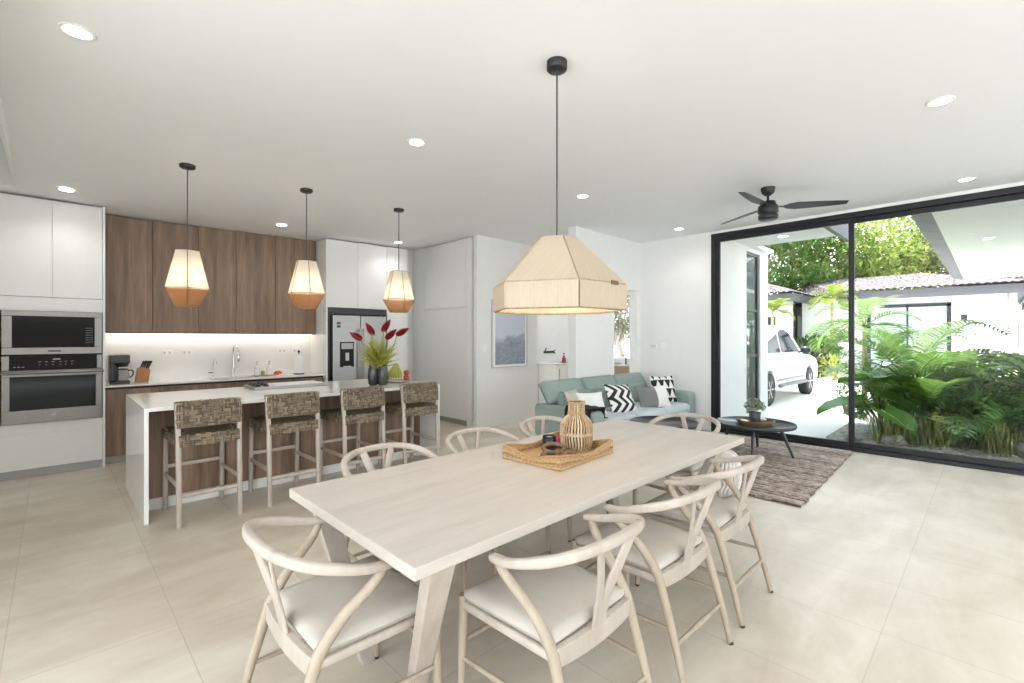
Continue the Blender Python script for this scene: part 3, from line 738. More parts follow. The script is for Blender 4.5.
mb = MB(); mb.box(3.17, 3.355, 7.009, 7.0125, 1.30, 1.39); mb.build('dispenser_display', M['toe'], ds)
mb = MB(); mb.box(3.2,3.32,6.99,7.013,1.02,1.035); mb.build('drip_tray', M['toe'], ds)
mb = MB(); mb.box(3.235,3.29,7.003,7.013,1.12,1.24); mb.build('dispenser_paddle', M['plateside'], ds)
mb = MB(); mb.box(3.10,3.16,7.017,7.021,1.68,1.715); mb.build('sticker', M['blackplastic'], a)
mb = MB(); mb.box(3.10,3.16,7.017,7.021,1.63,1.665); mb.build('sticker', M['blackplastic'], a)
mb = MB(); mb.M = Matrix.Translation((3.84,7.019,1.72)) @ Matrix.Rotation(PI/2, 4, 'X'); mb.lathe([(.02,0),(.02,.003),(0,.0032)], n=18); mb.build('round_badge', M['toe'], b)
# pantry wall of cupboards on the side wall
t = thing('pantry_cupboard', 'full height white pantry cupboard with two stacked doors on the side wall', 'cabinet', (5.2, 6.6, 0))
mb = MB(); mb.box(4.905, 5.5, 5.95, 7.718, .09, 3.13); mb.build('body', M['lacquer'], t)
for a, b in ((1.985,3.10),(.1,1.975)):
    mb = MB(); mb.box(4.885, 4.903, 6.085, 7.32, a, b); mb.build('door', M['lacquer'], t, bevel=.002)
mb = MB(); mb.box(4.885, 4.903, 7.325, 7.715, 0, 3.13); mb.box(4.885,4.903,5.952,6.08,0,3.13); mb.build('filler_panel', M['lacquer'], t, bevel=.002)
mb = MB(); mb.box(4.93, 4.95, 6.08, 7.32, 0, .095); mb.build('plinth', M['toe'], t)

# ---------------------------------------------------------------- island
t = thing('kitchen_island', 'white waterfall-edge island with walnut panels and seating', 'kitchen island', (1.91, 5.3, 0))
mb = MB(); mb.box(.505, 3.32, 4.65, 5.95, .885, .915); mb.build('countertop', M['quartz'], t, bevel=.002)
mb = MB(); mb.box(.505, .535, 4.65, 5.95, 0, .885); mb.build('waterfall_end', M['quartz'], t, bevel=.002)
mb = MB(); mb.box(3.29, 3.32, 4.65, 5.95, 0, .885); mb.build('waterfall_end', M['quartz'], t, bevel=.002)
mb = MB(); mb.box(.54, 3.285, 5.04, 5.92, .09, .88); mb.build('carcass', M['walnut'], t)
xs = [.54, 1.15, 1.83, 2.55, 3.285]
for a, b in zip(xs, xs[1:]):
    mb = MB(); mb.box(a+.002, b-.002, 5.02, 5.038, .095, .88); mb.build('panel', M['walnut'], t, bevel=.0015)
mb = MB(); mb.box(.54, 3.285, 5.03, 5.9, 0, .09); mb.build('plinth', M['trim'], t)
# cooktop
t = thing('cooktop', 'stainless cooktop with black knobs on the island', 'cooktop', (1.97, 5.6, .915))
mb = MB(); mb.box(1.52, 2.30, 5.46, 5.86, .9155, .946); mb.build('steel_tray', M['steel'], t, bevel=.004)
mb = MB(); mb.box(1.72, 2.28, 5.48, 5.84, .9462, .950); mb.build('glass_top', M['ceramic'], t)
for i in range(2):
    for j in range(3):
        mb = MB(); mb.lathe([(.030,0),(.030,.008),(.022,.012),(.02,.03),(.0,.032)], (1.57+i*.08, 5.53+j*.12, .946), 16); mb.build('knob', M['blackplastic'], t)
# vase with red ginger
x, y = 2.73, 5.06
t = thing('flower_vase', 'dark glazed twin-bodied vase on the island', 'vase', (x, y, .915))
mb = MB(); rt = Vector((.716,-.698,0))
for q in (-.057,.057):
    c = (x+rt.x*q, y+rt.y*q, .9155)
    mb.lathe([(.042,0),(.056,.015),(.062,.08),(.060,.17),(.046,.235),(.042,.26),(.038,.26),(.042,.2),(.045,.05),(0,.04)], c, 22)
mb.build('vase_body', M['vasegrey'], t)
t = thing('ginger_bouquet', 'bunch of red ginger blooms with yellow-green leaves in the dark vase', 'flowers', (x, y, 1.10))
fwd = Vector((.698,.716,0)); base = Vector((x, y, 1.12))
heads = [(-.31,.02,.40,0.0), (-.115,-.03,.50,.1), (.115,.05,.54,-.1), (.20,-.02,.43,.05), (.33,.03,.45,.0)]
for rx, ry, rz, tw in heads:
    tip = base + rt*rx + fwd*ry + Vector((0,0,rz))
    d = (tip - base - Vector((0,0,.10))*0).normalized(); d2 = (rt*rx*2.3 + fwd*ry + Vector((0,0,.42))).normalized()
    mb = MB(); mb.tube(spline([base+rt*rx*.15, base.lerp(tip,.55)+Vector((0,0,.02)), tip-d2*.13],5), .005, 6); st = mb.build('flower_stem', M['palmstem'], t)
    mb = MB(); u = d2.orthogonal().normalized(); w = d2.cross(u)
    for i in range(60):
        f = i/59; a = i*2.4; r = .027*math.sin(PI*min(1,.25+f*.8))**.7
        c = tip - d2*.14*(1-f); o = u*math.cos(a)+w*math.sin(a); s = d2.cross(o)
        L = .04
        mb.add([c+o*r*.3-s*.013, c+o*r*.3+s*.013, c+o*r*1.1+d2*.012+s*.014, c+o*(r*1.3+.008)+d2*L, c+o*r*1.1+d2*.012-s*.014], [(0,1,2,3,4)])
    mb.build('bloom', M['red'], t)
mb = MB()
for i in range(300):
    a = random.uniform(0, 2*PI); el = random.uniform(.25, 1.5); L = random.uniform(.12, .42)*(.55+.45*math.sin(el))
    d = Vector((math.cos(a)*math.cos(el), math.sin(a)*math.cos(el), math.sin(el))); s = d.cross(Vector((random.uniform(-1,1),random.uniform(-1,1),.3))).normalized()*random.uniform(.006,.012)
    o = base + Vector((random.uniform(-.06,.06), random.uniform(-.06,.06), random.uniform(-.02,.09)))
    m = o + d*L*.55; e = o + d*L + Vector((0,0,-.02))
    mb.add([o, m-s, m+s, e], [(0,1,3,2)])
mb.build('foliage', M['gingerleaf'], t)
# fruit plate
x, y = 3.08, 5.25
t = thing('fruit_plate', 'shallow wooden plate of fruit on the island', 'plate', (x, y, .915))
mb = MB(); mb.lathe([(.10,0),(.17,.012),(.19,.022),(.186,.026),(.1,.012),(0,.01)], (x,y,.9155), 32); mb.build('dish', M['pale'], t)
b = thing('banana_bunch', 'hand of green-yellow bananas standing on the fruit plate', 'bananas', (x, y, .935))
for i in range(6):
    q = (i-2.5)/2.5; mb = MB(); c = Vector((x,y,.945)); o = rt*q*.062
    pts = [c+o*1.15+fwd*(-.035)+Vector((0,0,.018)), c+o*1.25+fwd*(-.055+.02*abs(q))+Vector((0,0,.07)), c+o*.95+fwd*(-.03)+Vector((0,0,.13-.02*abs(q))), c+o*.35+Vector((0,0,.18)), c+o*.1+Vector((0,0,.205))]
    mb.tube(spline(pts,4), [1.22*r_ for r_ in [.005,.010,.0125,.013,.0135,.0135,.0135,.0135,.013,.013,.0125,.012,.011,.009,.007,.006,.005]], 8); mb.build('banana', M['banana'], b)
for i, (dx, dy, dz, lab) in enumerate(((.135,-.02,0,'red apple at the front right of the fruit plate'), (.115,.06,0,'red apple at the rear right of the fruit plate'), (.128,.015,.062,'red apple on top of the two other apples'))):
    c = Vector((x,y,.936+.034+dz)) + rt*dx + fwd*dy
    a = thing('apple', lab, 'apple', (c.x,c.y,c.z-.034), 'apples on the fruit plate')
    mb = MB(); mb.lathe([(.002,-.026),(.016,-.032),(.032,-.018),(.037,.004),(.030,.026),(.014,.033),(.003,.026)], c, 18); mb.build('flesh', M['apple'], a)
    mb = MB(); mb.tube([c+Vector((0,0,.026)), c+Vector((.004,0,.045))], .002, 6); mb.build('stalk', M['bark'], a)
c = Vector((x,y,.0)) - rt*.125
mb = MB(); mb.lathe([(.01,.94),(.045,.95),(.056,.985),(.048,1.03),(.02,1.05),(.004,1.052)], c, 18); tag(mb.build('coconut', M['chainwood']), 'small brown coconut on the left of the fruit plate', 'coconut')

# ---------------------------------------------------------------- bar stools
def weave(mb, O, ux, uy, n, nx, ny, wx, wy, bow=0., th=.006, sag=0.):
    for i in range(nx):
        for j in range(ny):
            u0, u1, v0, v1 = i/nx, (i+1)/nx, j/ny, (j+1)/ny
            over = (i+j) % 2
            ns = 3
            for k in range(ns):
                if over: a0, a1, b0, b1 = u0-.12/nx, u1+.12/nx, lerp(v0,v1,k/ns)+.03/ny, lerp(v0,v1,(k+1)/ns)-.03/ny
                else: a0, a1, b0, b1 = lerp(u0,u1,k/ns)+.03/nx, lerp(u0,u1,(k+1)/ns)-.03/nx, v0-.12/ny, v1+.12/ny
                def P(u, v, h):
                    q = 4*u*(1-u)
                    return O + ux*(u-.5)*wx + uy*(v-.5)*wy + n*(h - bow*q - sag*q*4*v*(1-v))
                h = th*.4; h2 = th*1.5
                um, vm = (a0+a1)/2, (b0+b1)/2
                if over: vs = [P(a0,b0,h),P(um,b0,h2),P(a1,b0,h),P(a0,b1,h),P(um,b1,h2),P(a1,b1,h)]
                else: vs = [P(a0,b0,h),P(a0,vm,h2),P(a0,b1,h),P(a1,b0,h),P(a1,vm,h2),P(a1,b1,h)]
                f = [(0,1,4,3),(1,2,5,4)]
                mb.add(vs, f, True)
def make_stool():
    t = thing('bar_stool', 'x', 'bar stool', (0,0,0), 'woven bar stools along the kitchen island')
    X, Y, Z = Vector((1,0,0)), Vector((0,1,0)), Vector((0,0,1))
    for s in (-1,1):
        mb = MB(); mb.sweep([(s*.212,-.285,0),(s*.212,-.265,.40),(s*.212,-.255,.66),(s*.215,-.245,.80),(s*.218,-.235,.955)], .036, .036, (0,1,0), 8, 5); mb.build('leg', M['pale'], t)
        mb = MB(); mb.sweep([(s*.212,.275,0),(s*.212,.262,.70)], .036, .036, (0,1,0), 8, 5); mb.build('leg', M['pale'], t)
        mb = MB(); mb.sweep([(s*.212,-.268,.31),(s*.212,.265,.31)], .022, .034, (0,0,1), 8, 5); mb.build('stretcher', M['pale'], t)
    mb = MB(); mb.sweep([(-.2,-.268,.235),(.2,-.268,.235)], .022, .034, (0,0,1), 8, 5); mb.build('stretcher', M['pale'], t)
    mb = MB(); mb.sweep([(-.2,.266,.37),(.2,.266,.37)], .022, .034, (0,0,1), 8, 5); mb.build('stretcher', M['pale'], t)
    # woven seat: core slab + woven top and skirt
    mb = MB(); mb.box(-.195,.195,-.245,.255,.655,.70); core = mb.build('seat_core', M['weave'], t, bevel=.006); core['label'] = 'woven rope seat wrap'
    mb = MB(); weave(mb, Vector((0,.005,.702)), X, Y, Z, 10, 12, .43, .52, 0, .006, .012)
    weave(mb, Vector((0,-.272,.665)), X, Z, -Y, 12, 2, .42, .085, -.012, .006)
    weave(mb, Vector((-.232,.0,.672)), -Y, Z, -X, 12, 2, .50, .075, 0, .006); weave(mb, Vector((.232,.0,.672)), Y, Z, X, 12, 2, .50, .075, 0, .006)
    weave(mb, Vector((0,.278,.672)), -X, Z, Y, 12, 2, .42, .075, 0, .006)
    mb.build('seat', M['weave'], t)
    # woven back: a curved band wrapped round the posts
    n = 16; mb = MB()
    rings = []
    for i in range(n+1):
        u = i/n; xx = (u-.5)*.455; yb = -.243 - .012 - .03*4*u*(1-u)*0 
        q = 4*u*(1-u)
        y0 = -.262 - .02*q; y1 = -.222 - .02*q
        if i in (0, n): y0 += .006; y1 -= .006
        rings.append([(xx,y0-.004,.765),(xx,y1-.004,.765),(xx,y1+.018,.962),(xx,y0+.018,.962)])
    mb.rings(rings, True, False); c = mb.build('back_core', M['weave'], t); c['label'] = 'woven rope back wrap'
    mb = MB()
    tilt = Vector((0,.11,1)).normalized()
    weave(mb, Vector((0,-.2575,.866)), X, tilt, Vector((0,-1,.11)).normalized(), 11, 6, .455, .195, -.02, .005)
    weave(mb, Vector((0,-.2085,.866)), -X, tilt, Vector((0,1,-.11)).normalized(), 11, 6, .455, .195, .02, .005)
    weave(mb, Vector((0,-.222,.965)), X, Y, Z, 14, 1, .455, .045, 0, .004)
    mb.build('backrest', M['weave'], t)
    return t
st0 = make_stool()
for i, (px, py, rz, lab) in enumerate(((.90,4.69,.02,'woven bar stool nearest the left white waterfall end of the island'), (1.56,4.69,.0,'woven bar stool second from the left, below the cooktop'),
                          (2.235,4.69,.03,'woven bar stool third from the left, in front of the flower vase'), (2.915,4.69,-.01,'woven bar stool at the right end of the island, by the fruit'))):
    o = st0 if i == 0 else copy_tree(st0)
    o.location = (px, py, 0); o.rotation_euler = (0,0,rz); o['label'] = lab

l = bpy.data.lights.new('hall_fill', 'AREA'); l.size = .5; l.energy = 45; l.color = (1,.98,.95)  # unseen fill light added to brighten the hall
lo = bpy.data.objects.new('hall_fill', l); COL.objects.link(lo); lo.location = (7.9, 5.6, 3.1)
# unseen wall and ground added behind the viewer for dark reflections and bounced daylight
mb = MB(); mb.box(-4.2, 12, -9.2, -9.0, 0, 2.3); struct(mb.build('wall_unseen_dark', plain('dark reflection wall', (.16,.15,.13), .9, var=.15, scale=1.5)))
mb = MB(); mb.box(-14, 7.6, -9.0, -4.5, -.12, -.03); struct(mb.build('ground_unseen_bounce', plain('pale bounce ground', (.72,.72,.72), .85, var=.1, scale=2.)))

for c, rot, sx, sy in (((1.7,-4.5,1.56), (PI/2,0,PI), 11.4, 3.1), ((-4,-.7,1.56), (PI/2,0,PI/2), 7.5, 3.1), ((7.53,1.2,1.55), (PI/2,0,-PI/2), 3.8, 3.1)):
    l = bpy.data.lights.new('daylight_portal', 'AREA'); l.shape = 'RECTANGLE'; l.size = sx; l.size_y = sy; l.cycles.is_portal = True
    lo = bpy.data.objects.new('daylight_portal', l); COL.objects.link(lo); lo.location = c; lo.rotation_euler = rot
# ================================================================ DINING
TX0, TX1, TY0, TY1, TZ = .805, 3.585, 1.26, 2.352, .75
t = thing('dining_table', 'long bleached-wood dining table with splayed flat legs', 'dining table', ((TX0+TX1)/2, (TY0+TY1)/2, 0))
mb = MB(); mb.box(TX0, TX1, TY0, TY1, TZ-.042, TZ); mb.build('tabletop', M['tabletop'], t, bevel=.003)
for sx, i0 in ((-1, .075), (1, .32)):
    for sy in (-1, 1):
        cx = TX0 if sx < 0 else TX1; cy = TY0 if sy < 0 else TY1
        def q(i, j, z): return (cx - sx*i, cy - sy*j, z)
        b = [q(i0+.11,.335,0), q(i0+.18,.335,0), q(i0+.18,.38,0), q(i0+.11,.38,0)]
        tp = [q(i0,.02,TZ-.043), q(i0+.105,.02,TZ-.043), q(i0+.105,.075,TZ-.043), q(i0,.075,TZ-.043)]
        if sx*sy < 0: b = [b[1],b[0],b[3],b[2]]; tp = [tp[1],tp[0],tp[3],tp[2]]
        mb = MB(); mb.hexa(b, tp); mb.build('leg', M['pale'], t, bevel=.004)
mb = MB(); mb.box(TX0+.16, TX1-.43, (TY0+TY1)/2-.04, (TY0+TY1)/2+.04, TZ-.11, TZ-.043); mb.build('apron', M['pale'], t)
for xx in (TX0+.09, TX1-.43):
    mb = MB(); mb.box(xx, xx+.07, TY0+.08, TY1-.08, TZ-.09, TZ-.043); mb.build('apron', M['pale'], t)

def make_chair():
    """faces +y"""
    t = thing('dining_chair', 'x', 'dining chair', (0,0,0), 'wishbone chairs around the dining table')
    up = (0,0,1)
    half = [(.272,.015,.688),(.284,-.07,.700),(.280,-.165,.728),(.240,-.262,.758),(.145,-.325,.780),(0,-.345,.787)]
    pts = spline(half + [(-x,y,z) for x,y,z in half[-2::-1]], 5)
    n = len(pts); wd = []
    wd = [lerp(.046, .034, min(1, min(i, n-1-i)/8)) for i in range(n)]
    th = [lerp(.024, .037, min(1, min(i, n-1-i)/12)) for i in range(n)]
    wd[0] = wd[-1] = .036
    mb = MB(); mb.sweep(pts, wd, th, up, 12, 3.4); mb.build('top_rail', M['pale'], t)
    for s in (-1, 1):
        p = spline([(s*.232,-.352,.0),(s*.230,-.30,.2),(s*.226,-.238,.40),(s*.228,-.214,.46),(s*.238,-.150,.545),(s*.257,-.066,.618),(s*.270,-.028,.660),(s*.275,-.016,.694)], 4)
        m = len(p)
        mb = MB(); mb.tube(p, [lerp(.0130,.0215,min(1,i/9)) if i < 13 else lerp(.0215,.0150,(i-12)/(m-13)) for i in range(m)], 10)
        l = mb.build('leg', M['legwood'], t)
        mb = MB(); mb.tube([(s*.232,-.3525,0),(s*.232,-.350,.012)], .0132, 10); mb.build('foot_cap', M['blackplastic'], l)
        mb = MB(); mb.tube(spline([(s*.246,.236,0),(s*.244,.228,.2),(s*.242,.222,.40),(s*.242,.222,.462)],4), [.0125,.014,.0155,.017,.018,.0185,.0195,.0195,.0195,.019,.019,.019,.019], 10)
        l = mb.build('leg', M['legwood'], t)
        mb = MB(); mb.tube([(s*.246,.236,0),(s*.246,.2355,.012)], .0132, 10); mb.build('foot_cap', M['blackplastic'], l)
        mb = MB(); mb.tube([(s*.229,-.285,.235),(s*.237,-.03,.225),(s*.245,.226,.215)], [.0085,.0125,.0085], 8); mb.build('stretcher', M['legwood'], t)
    mb = MB(); mb.tube([(-.23,-.305,.175),(0,-.305,.175),(.23,-.305,.175)], [.0085,.0135,.0085], 8); mb.build('stretcher', M['legwood'], t)
    mb = MB(); mb.tube([(-.244,.23,.275),(0,.23,.275),(.244,.23,.275)], [.0085,.0135,.0085], 8); mb.build('stretcher', M['legwood'], t)
    mb = MB()
    for s in (-1, 1): mb.sweep([(s*.228,-.22,.425),(s*.236,0,.425),(s*.242,.222,.425)], .026, .034, up, 8, 3)
    mb.sweep([(-.242,.222,.425),(.242,.222,.425)], .026, .034, up, 8, 3)
    # rear rail: a tall plank with an arched lower edge, bowed backwards
    rg = []
    for i in range(13):
        u = i/12*2-1; b = .014*(1-u*u); zb = .388-.006*(1-u*u)
        rg.append([(u*.225,-.243-b,zb),(u*.225,-.217-b,zb),(u*.225,-.217-b,.452),(u*.225,-.243-b,.452)])
    mb.rings(rg, True, False)
    mb.build('seat_frame', M['pale'], t, bevel=.003)
    mb = MB(); mb.M = Matrix.Translation((0,.0,.462)); mb.pad(.48, .45, .05, .028, 12, .10, .014); mb.build('seat_cushion', M['linen'], t)
    # Y splat
    mb = MB()
    stem = [(0,-.243,.435),(0,-.256,.50),(0,-.275,.585)]
    def blade(path, w, th=.013): mb.sweep(path, w, th, (0,-1,.35), 8, 4)
    for s in (-1, 1):
        blade(spline([(s*.019,-.246,.43),(s*.018,-.258,.50),(s*.025,-.274,.575),(s*.060,-.302,.675),(s*.096,-.326,.772)],5), [.046]*5+[.050]*5+[.050]*5+[.046]*6)
    mb.build('splat', M['pale'], t)
    return t
ch0 = make_chair()
chairs = [(1.395,1.235,0,.0,'wishbone chair on the near long side, closest to the table corner by the camera'),
          (2.10,1.235,0,-.01,'middle wishbone chair on the near long side of the dining table'),
          (2.73,1.245,0,.015,'wishbone chair on the near long side, farthest right, nearest the rug'),
          (1.44,2.35,PI,.0,'wishbone chair on the kitchen side of the table, closest to the left end'),
          (2.18,2.36,PI,.0,'middle wishbone chair on the kitchen side of the dining table'),
          (2.91,2.37,PI,.0,'wishbone chair on the kitchen side, farthest along, before the sofa arm'),
          (.825,1.735,-PI/2,.0,'wishbone chair at the head of the table, bottom left, seen from behind'),
          (3.69,1.84,PI/2,.0,'wishbone chair at the far head of the table, in front of the sofa seat')]
for i, (x, y, rz, dr_, lab) in enumerate(chairs):
    o = ch0 if i == 0 else copy_tree(ch0)
    o.location = (x, y, 0); o.rotation_euler = (0,0,rz+dr_); o['label'] = lab

# tray and its contents
tc = Vector((2.22, 1.86, TZ)); ta = math.radians(4)
ux = Vector((math.cos(ta), math.sin(ta), 0)); uy = Vector((-ux.y, ux.x, 0))
t = thing('woven_tray', 'rectangular seagrass tray with wavy rim on the dining table', 'tray', tc)
W, D = .56, .42
def tp(x, y, z): return tc + ux*x + uy*y + Vector((0,0,z))
mb = MB(); mb.hexa([tp(-W/2,-D/2,.001),tp(W/2,-D/2,.001),tp(W/2,D/2,.001),tp(-W/2,D/2,.001)], [tp(-W/2,-D/2,.012),tp(W/2,-D/2,.012),tp(W/2,D/2,.012),tp(-W/2,D/2,.012)]); mb.build('tray_base', M['basket'], t)
for (a, b) in (((-W/2,-D/2),(W/2,-D/2)),((W/2,-D/2),(W/2,D/2)),((W/2,D/2),(-W/2,D/2)),((-W/2,D/2),(-W/2,-D/2))):
    a = Vector((*a,0)); b = Vector((*b,0)); L = (b-a).length; nrm = Vector(((b-a).y, -(b-a).x, 0)).normalized()
    mb = MB(); N = 30
    # stacked coils with a wavy top: higher at the corners, dipping in the middle
    rows = 6
    for r in range(rows):
        ring = []
        for i in range(N+1):
            f = i/N; dip = .5-.5*math.cos(2*PI*f); hh = .074 - .036*dip**1.0
            z = .008 + (hh-.008)*r/(rows-1); wob = .0025*math.sin(i*2.1+r*PI)
            p = a.lerp(b, f) - nrm*(.004) + nrm*wob
            ring.append(tp(p.x, p.y, z))
        mb.tube(ring, .0095, 6)
    mb.build('tray_side', M['basket'], t)
# rattan vase
vc = tp(.165, -.015, .012)
t = thing('rattan_vase', 'tall pale rattan bottle vase in the tray', 'vase', vc)
prof = [(.085,0),(.094,.03),(.098,.08),(.099,.13),(.094,.165),(.075,.195),(.055,.215),(.050,.235),(.050,.285),(.052,.30)]
mb = MB(); mb.lathe([(r-.007,z) for r,z in prof], vc, 28); mb.build('vase_core', M['wickerdark'], t)
mb = MB(); N = 32
pp = spline([(r,0,z) for r,z in prof], 3)
for k in range(N):
    a = 2*PI*k/N
    path = [vc+Vector((p.x*math.cos(a+.03*math.sin(p.z*40)*(1 if p.z<.13 else 0)), p.x*math.sin(a+.03*math.sin(p.z*40)*(1 if p.z<.13 else 0)), p.z+.002)) for p in pp]
    mb.tube(path, .0052 if False else [max(.003,.0056*(p.x/.099)+.0008) for p in pp], 6)
mb.build('rattan_canes', M['wickerlight'], t)
mb = MB()
for z, r in ((.004,.09),(.10,.1),(.106,.1),(.112,.1),(.160,.0975),(.235,.053),(.30,.054)):
    mb.tube([vc+Vector((r*math.cos(2*PI*k/40), r*math.sin(2*PI*k/40), z+.003*math.sin(k*2*PI/4))) for k in range(40)], .0042, 6, closed=True)
mb.build('binding_hoops', M['wickerlight'], t)
cc = tp(.05, .115, .012)
t = thing('candle', 'black glass candle at the back of the tray', 'candle', cc)
mb = MB(); mb.lathe([(.040,0),(.043,.004),(.043,.085),(.040,.086),(.038,.07),(0,.07)], cc, 26); mb.build('candle_glass', M['candle'], t)
mb = MB(); mb.cyl(cc+Vector((0,0,.0705)), .036, .003, 20); mb.tube([cc+Vector((0,0,.073)), cc+Vector((0,0,.082))], .0015, 6); mb.build('wax', M['paper'], t)
cc = tp(.118, .098, .012)
mb = MB(); mb.lathe([(.028,0),(.03,.004),(.03,.06),(.027,.064),(0,.064)], cc, 20); tag(mb.build('votive_candle', M['pink']), 'magenta candle half hidden between black candle and rattan vase', 'candle')
t = thing('wooden_chain', 'brown carved wooden chain links lying in the tray', 'wooden chain', tp(0,-.02,.012))
for (x, y, z, a, tl, R, r) in ((-.03,.02,.046,-20,22,.055,.013),(-.085,-.02,.022,-30,6,.055,.013),(.035,-.03,.024,30,-8,.055,.013),(-.02,-.06,.022,-5,6,.05,.013)):
    mb = MB(); m = Matrix.Translation(tp(x,y,z)) @ Matrix.Rotation(math.radians(a),4,'Z') @ Matrix.Rotation(math.radians(tl),4,'X')
    mb.M = m; mb.tube([(R*1.25*math.cos(2*PI*k/28), R*.8*math.sin(2*PI*k/28), 0) for k in range(28)], r, 10, closed=True); mb.build('chain_link', M['chainwood'], t)

# ================================================================ LIVING CORNER
mb = MB()
def rugf(u, v):
    x = lerp(4.62, 7.33, u); y = lerp(1.16, 3.25, v) + .008*math.sin(u*60) * (1 if v in (0,1) else 0) + (x-4.6)*.035*(1-v)
    return (x, y, .006 + .016*abs(math.sin(u*PI*34)))
mb.grid(rugf, 216, 24)
rug = mb.build('jute_rug', M['rug'], solid=-.005); tag(rug, 'chunky braided brown and grey jute rug in the seating corner', 'rug')
# sofa
SX0, SX1, SY0, SY1 = 4.60, 7.33, 3.30, 4.30
t = thing('sofa', 'seafoam green three-seat sofa with raised headrests', 'sofa', ((SX0+SX1)/2, 3.8, 0))
mb = MB(); mb.box(SX0+.06, SX1-.06, SY0+.06, SY1-.05, .13, .30); mb.build('base', M['sofa'], t, bevel=.03, seg=3)
for sx, x0 in ((-1,SX0),(1,SX1-.22)):
    mb = MB(); rg = []
    for x in (x0, x0+.02, x0+.11, x0+.20, x0+.22):
        e = .0 if .01 < x-x0 < .21 else .025
        h = .585 if sx < 0 else .625
        rg.append([(x,SY0+e,.12+e),(x,SY1-e,.12+e),(x,SY1-e,h-e),(x,SY0+.05+e,h-.005-e),(x,SY0+.015+e,h-.03-e),(x,SY0+e,h-.09)])
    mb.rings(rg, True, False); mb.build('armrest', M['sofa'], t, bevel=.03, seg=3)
n = 3; xa, xb = SX0+.225, SX1-.225; w = (xb-xa)/n
for i in range(n):
    cx = xa+w*(i+.5)
    mb = MB(); mb.M = Matrix.Translation((cx, SY0+.33, .375)); mb.pad(w-.012, .70, .16, .05, 12, 0, .02); mb.build('seat_cushion', M['sofaseatlit'], t)
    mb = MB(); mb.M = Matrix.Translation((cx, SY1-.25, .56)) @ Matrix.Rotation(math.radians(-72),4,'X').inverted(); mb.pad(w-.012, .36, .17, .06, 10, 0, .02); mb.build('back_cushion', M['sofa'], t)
# adjustable headrests, wider than the seat so they oversail the left arm
ha, hb = SX0+.07, SX1-.12; wh = (hb-ha)/3
for i in range(3):
    cx = ha+wh*(i+.5); mb = MB()
    mb.M = Matrix.Translation((cx, SY1-.12, .735)) @ Matrix.Rotation(math.radians(58),4,'X'); mb.pad(wh-.01, .33, .13, .05, 12, 0, .015); mb.build('headrest', M['sofa'], t)
mb = MB(); mb.box(xa, xb, SY1-.14, SY1-.03, .3, .62); mb.build('back_frame', M['sofa'], t, bevel=.03, seg=3)
for sx in (SX0+.12, SX1-.12):
    for sy in (SY0+.1, SY1-.1):
        mb = MB(); mb.tube([(sx,sy,0),(sx,sy,.14)], [.016,.024], 10); mb.build('leg', M['blackwood'], t)
def pillow(name, lab, c, w, h, th, rx, rz, mat, group='scatter cushions on the sofa', roll=0):
    mb = MB()
    def f(top):
        def g(u, v):
            a, b = u*2-1, v*2-1
            k = (1-abs(a)**2.2)**.55*(1-abs(b)**2.2)**.55 if abs(a)<1 and abs(b)<1 else 0
            pin = 1-.07*(1-abs(a)**2)*(abs(b)**3); pin2 = 1-.07*(1-abs(b)**2)*(abs(a)**3)
            return (a*w/2*pin2, b*h/2*pin, (1 if top else -1)*(th/2*k+.004))
        return g
    mb.grid(f(True), 14, 14); mb.grid(lambda u, v: f(False)(1-u, v), 14, 14)
    o = mb.build(name, mat)
    o.matrix_world = Matrix.Translation(c) @ Matrix.Rotation(rz,4,'Z') @ Matrix.Rotation(rx,4,'X') @ Matrix.Rotation(roll,4,'Z')
    o.location = c; o.rotation_euler = (Matrix.Rotation(rz,4,'Z') @ Matrix.Rotation(rx,4,'X') @ Matrix.Rotation(roll,4,'Z')).to_euler()
    return tag(o, lab, 'cushion', group)
R = math.radians
pillow('scatter_cushion', 'black and white zigzag cushion leaning at the middle of the sofa', (5.64,3.62,.625), .50,.44,.14, R(62), R(-8), M['zig'], roll=R(-4))
pillow('scatter_cushion', 'half grey half white cushion in front of the triangle cushion', (6.33,3.50,.60), .56,.34,.14, R(66), R(-22), M['half'])
pillow('scatter_cushion', 'black and white triangle patterned cushion in the right sofa corner', (6.90,3.64,.66), .42,.44,.13, R(72), R(-30), M['tri'])
pillow('scatter_cushion', 'cream cushion with dark corner at the left of the sofa', (4.98,3.90,.60), .40,.38,.13, R(66), R(14), M['linen'])
pillow('scatter_cushion', 'white cushion on the sofa just behind the rattan vase', (5.14,3.74,.57), .40,.38,.13, R(60), R(-24), M['whitecloth'])
mb = MB()
def thr(u, v):
    s = lerp(-.36, .42, u); x = SX0 + .11 + s
    yy = lerp(3.33, 3.72, v) + .03*math.sin(u*9)
    top = .617
    if s < -.13: return (SX0-.02-.004*math.sin(v*14), yy, top - (-.13-s)*1.0)
    if s > .14: return (SX0+.235+.35*(s-.14)+.01*math.sin(v*12), yy, max(top - (s-.14)*.8, .48))
    return (x, yy, top + .006*math.sin(v*20) + .012*(1-(s/.14)**2))
mb.grid(thr, 30, 16); tag(mb.build('throw_blanket', M['blackcloth'], solid=.008), 'black throw blanket draped over the left sofa arm', 'blanket')
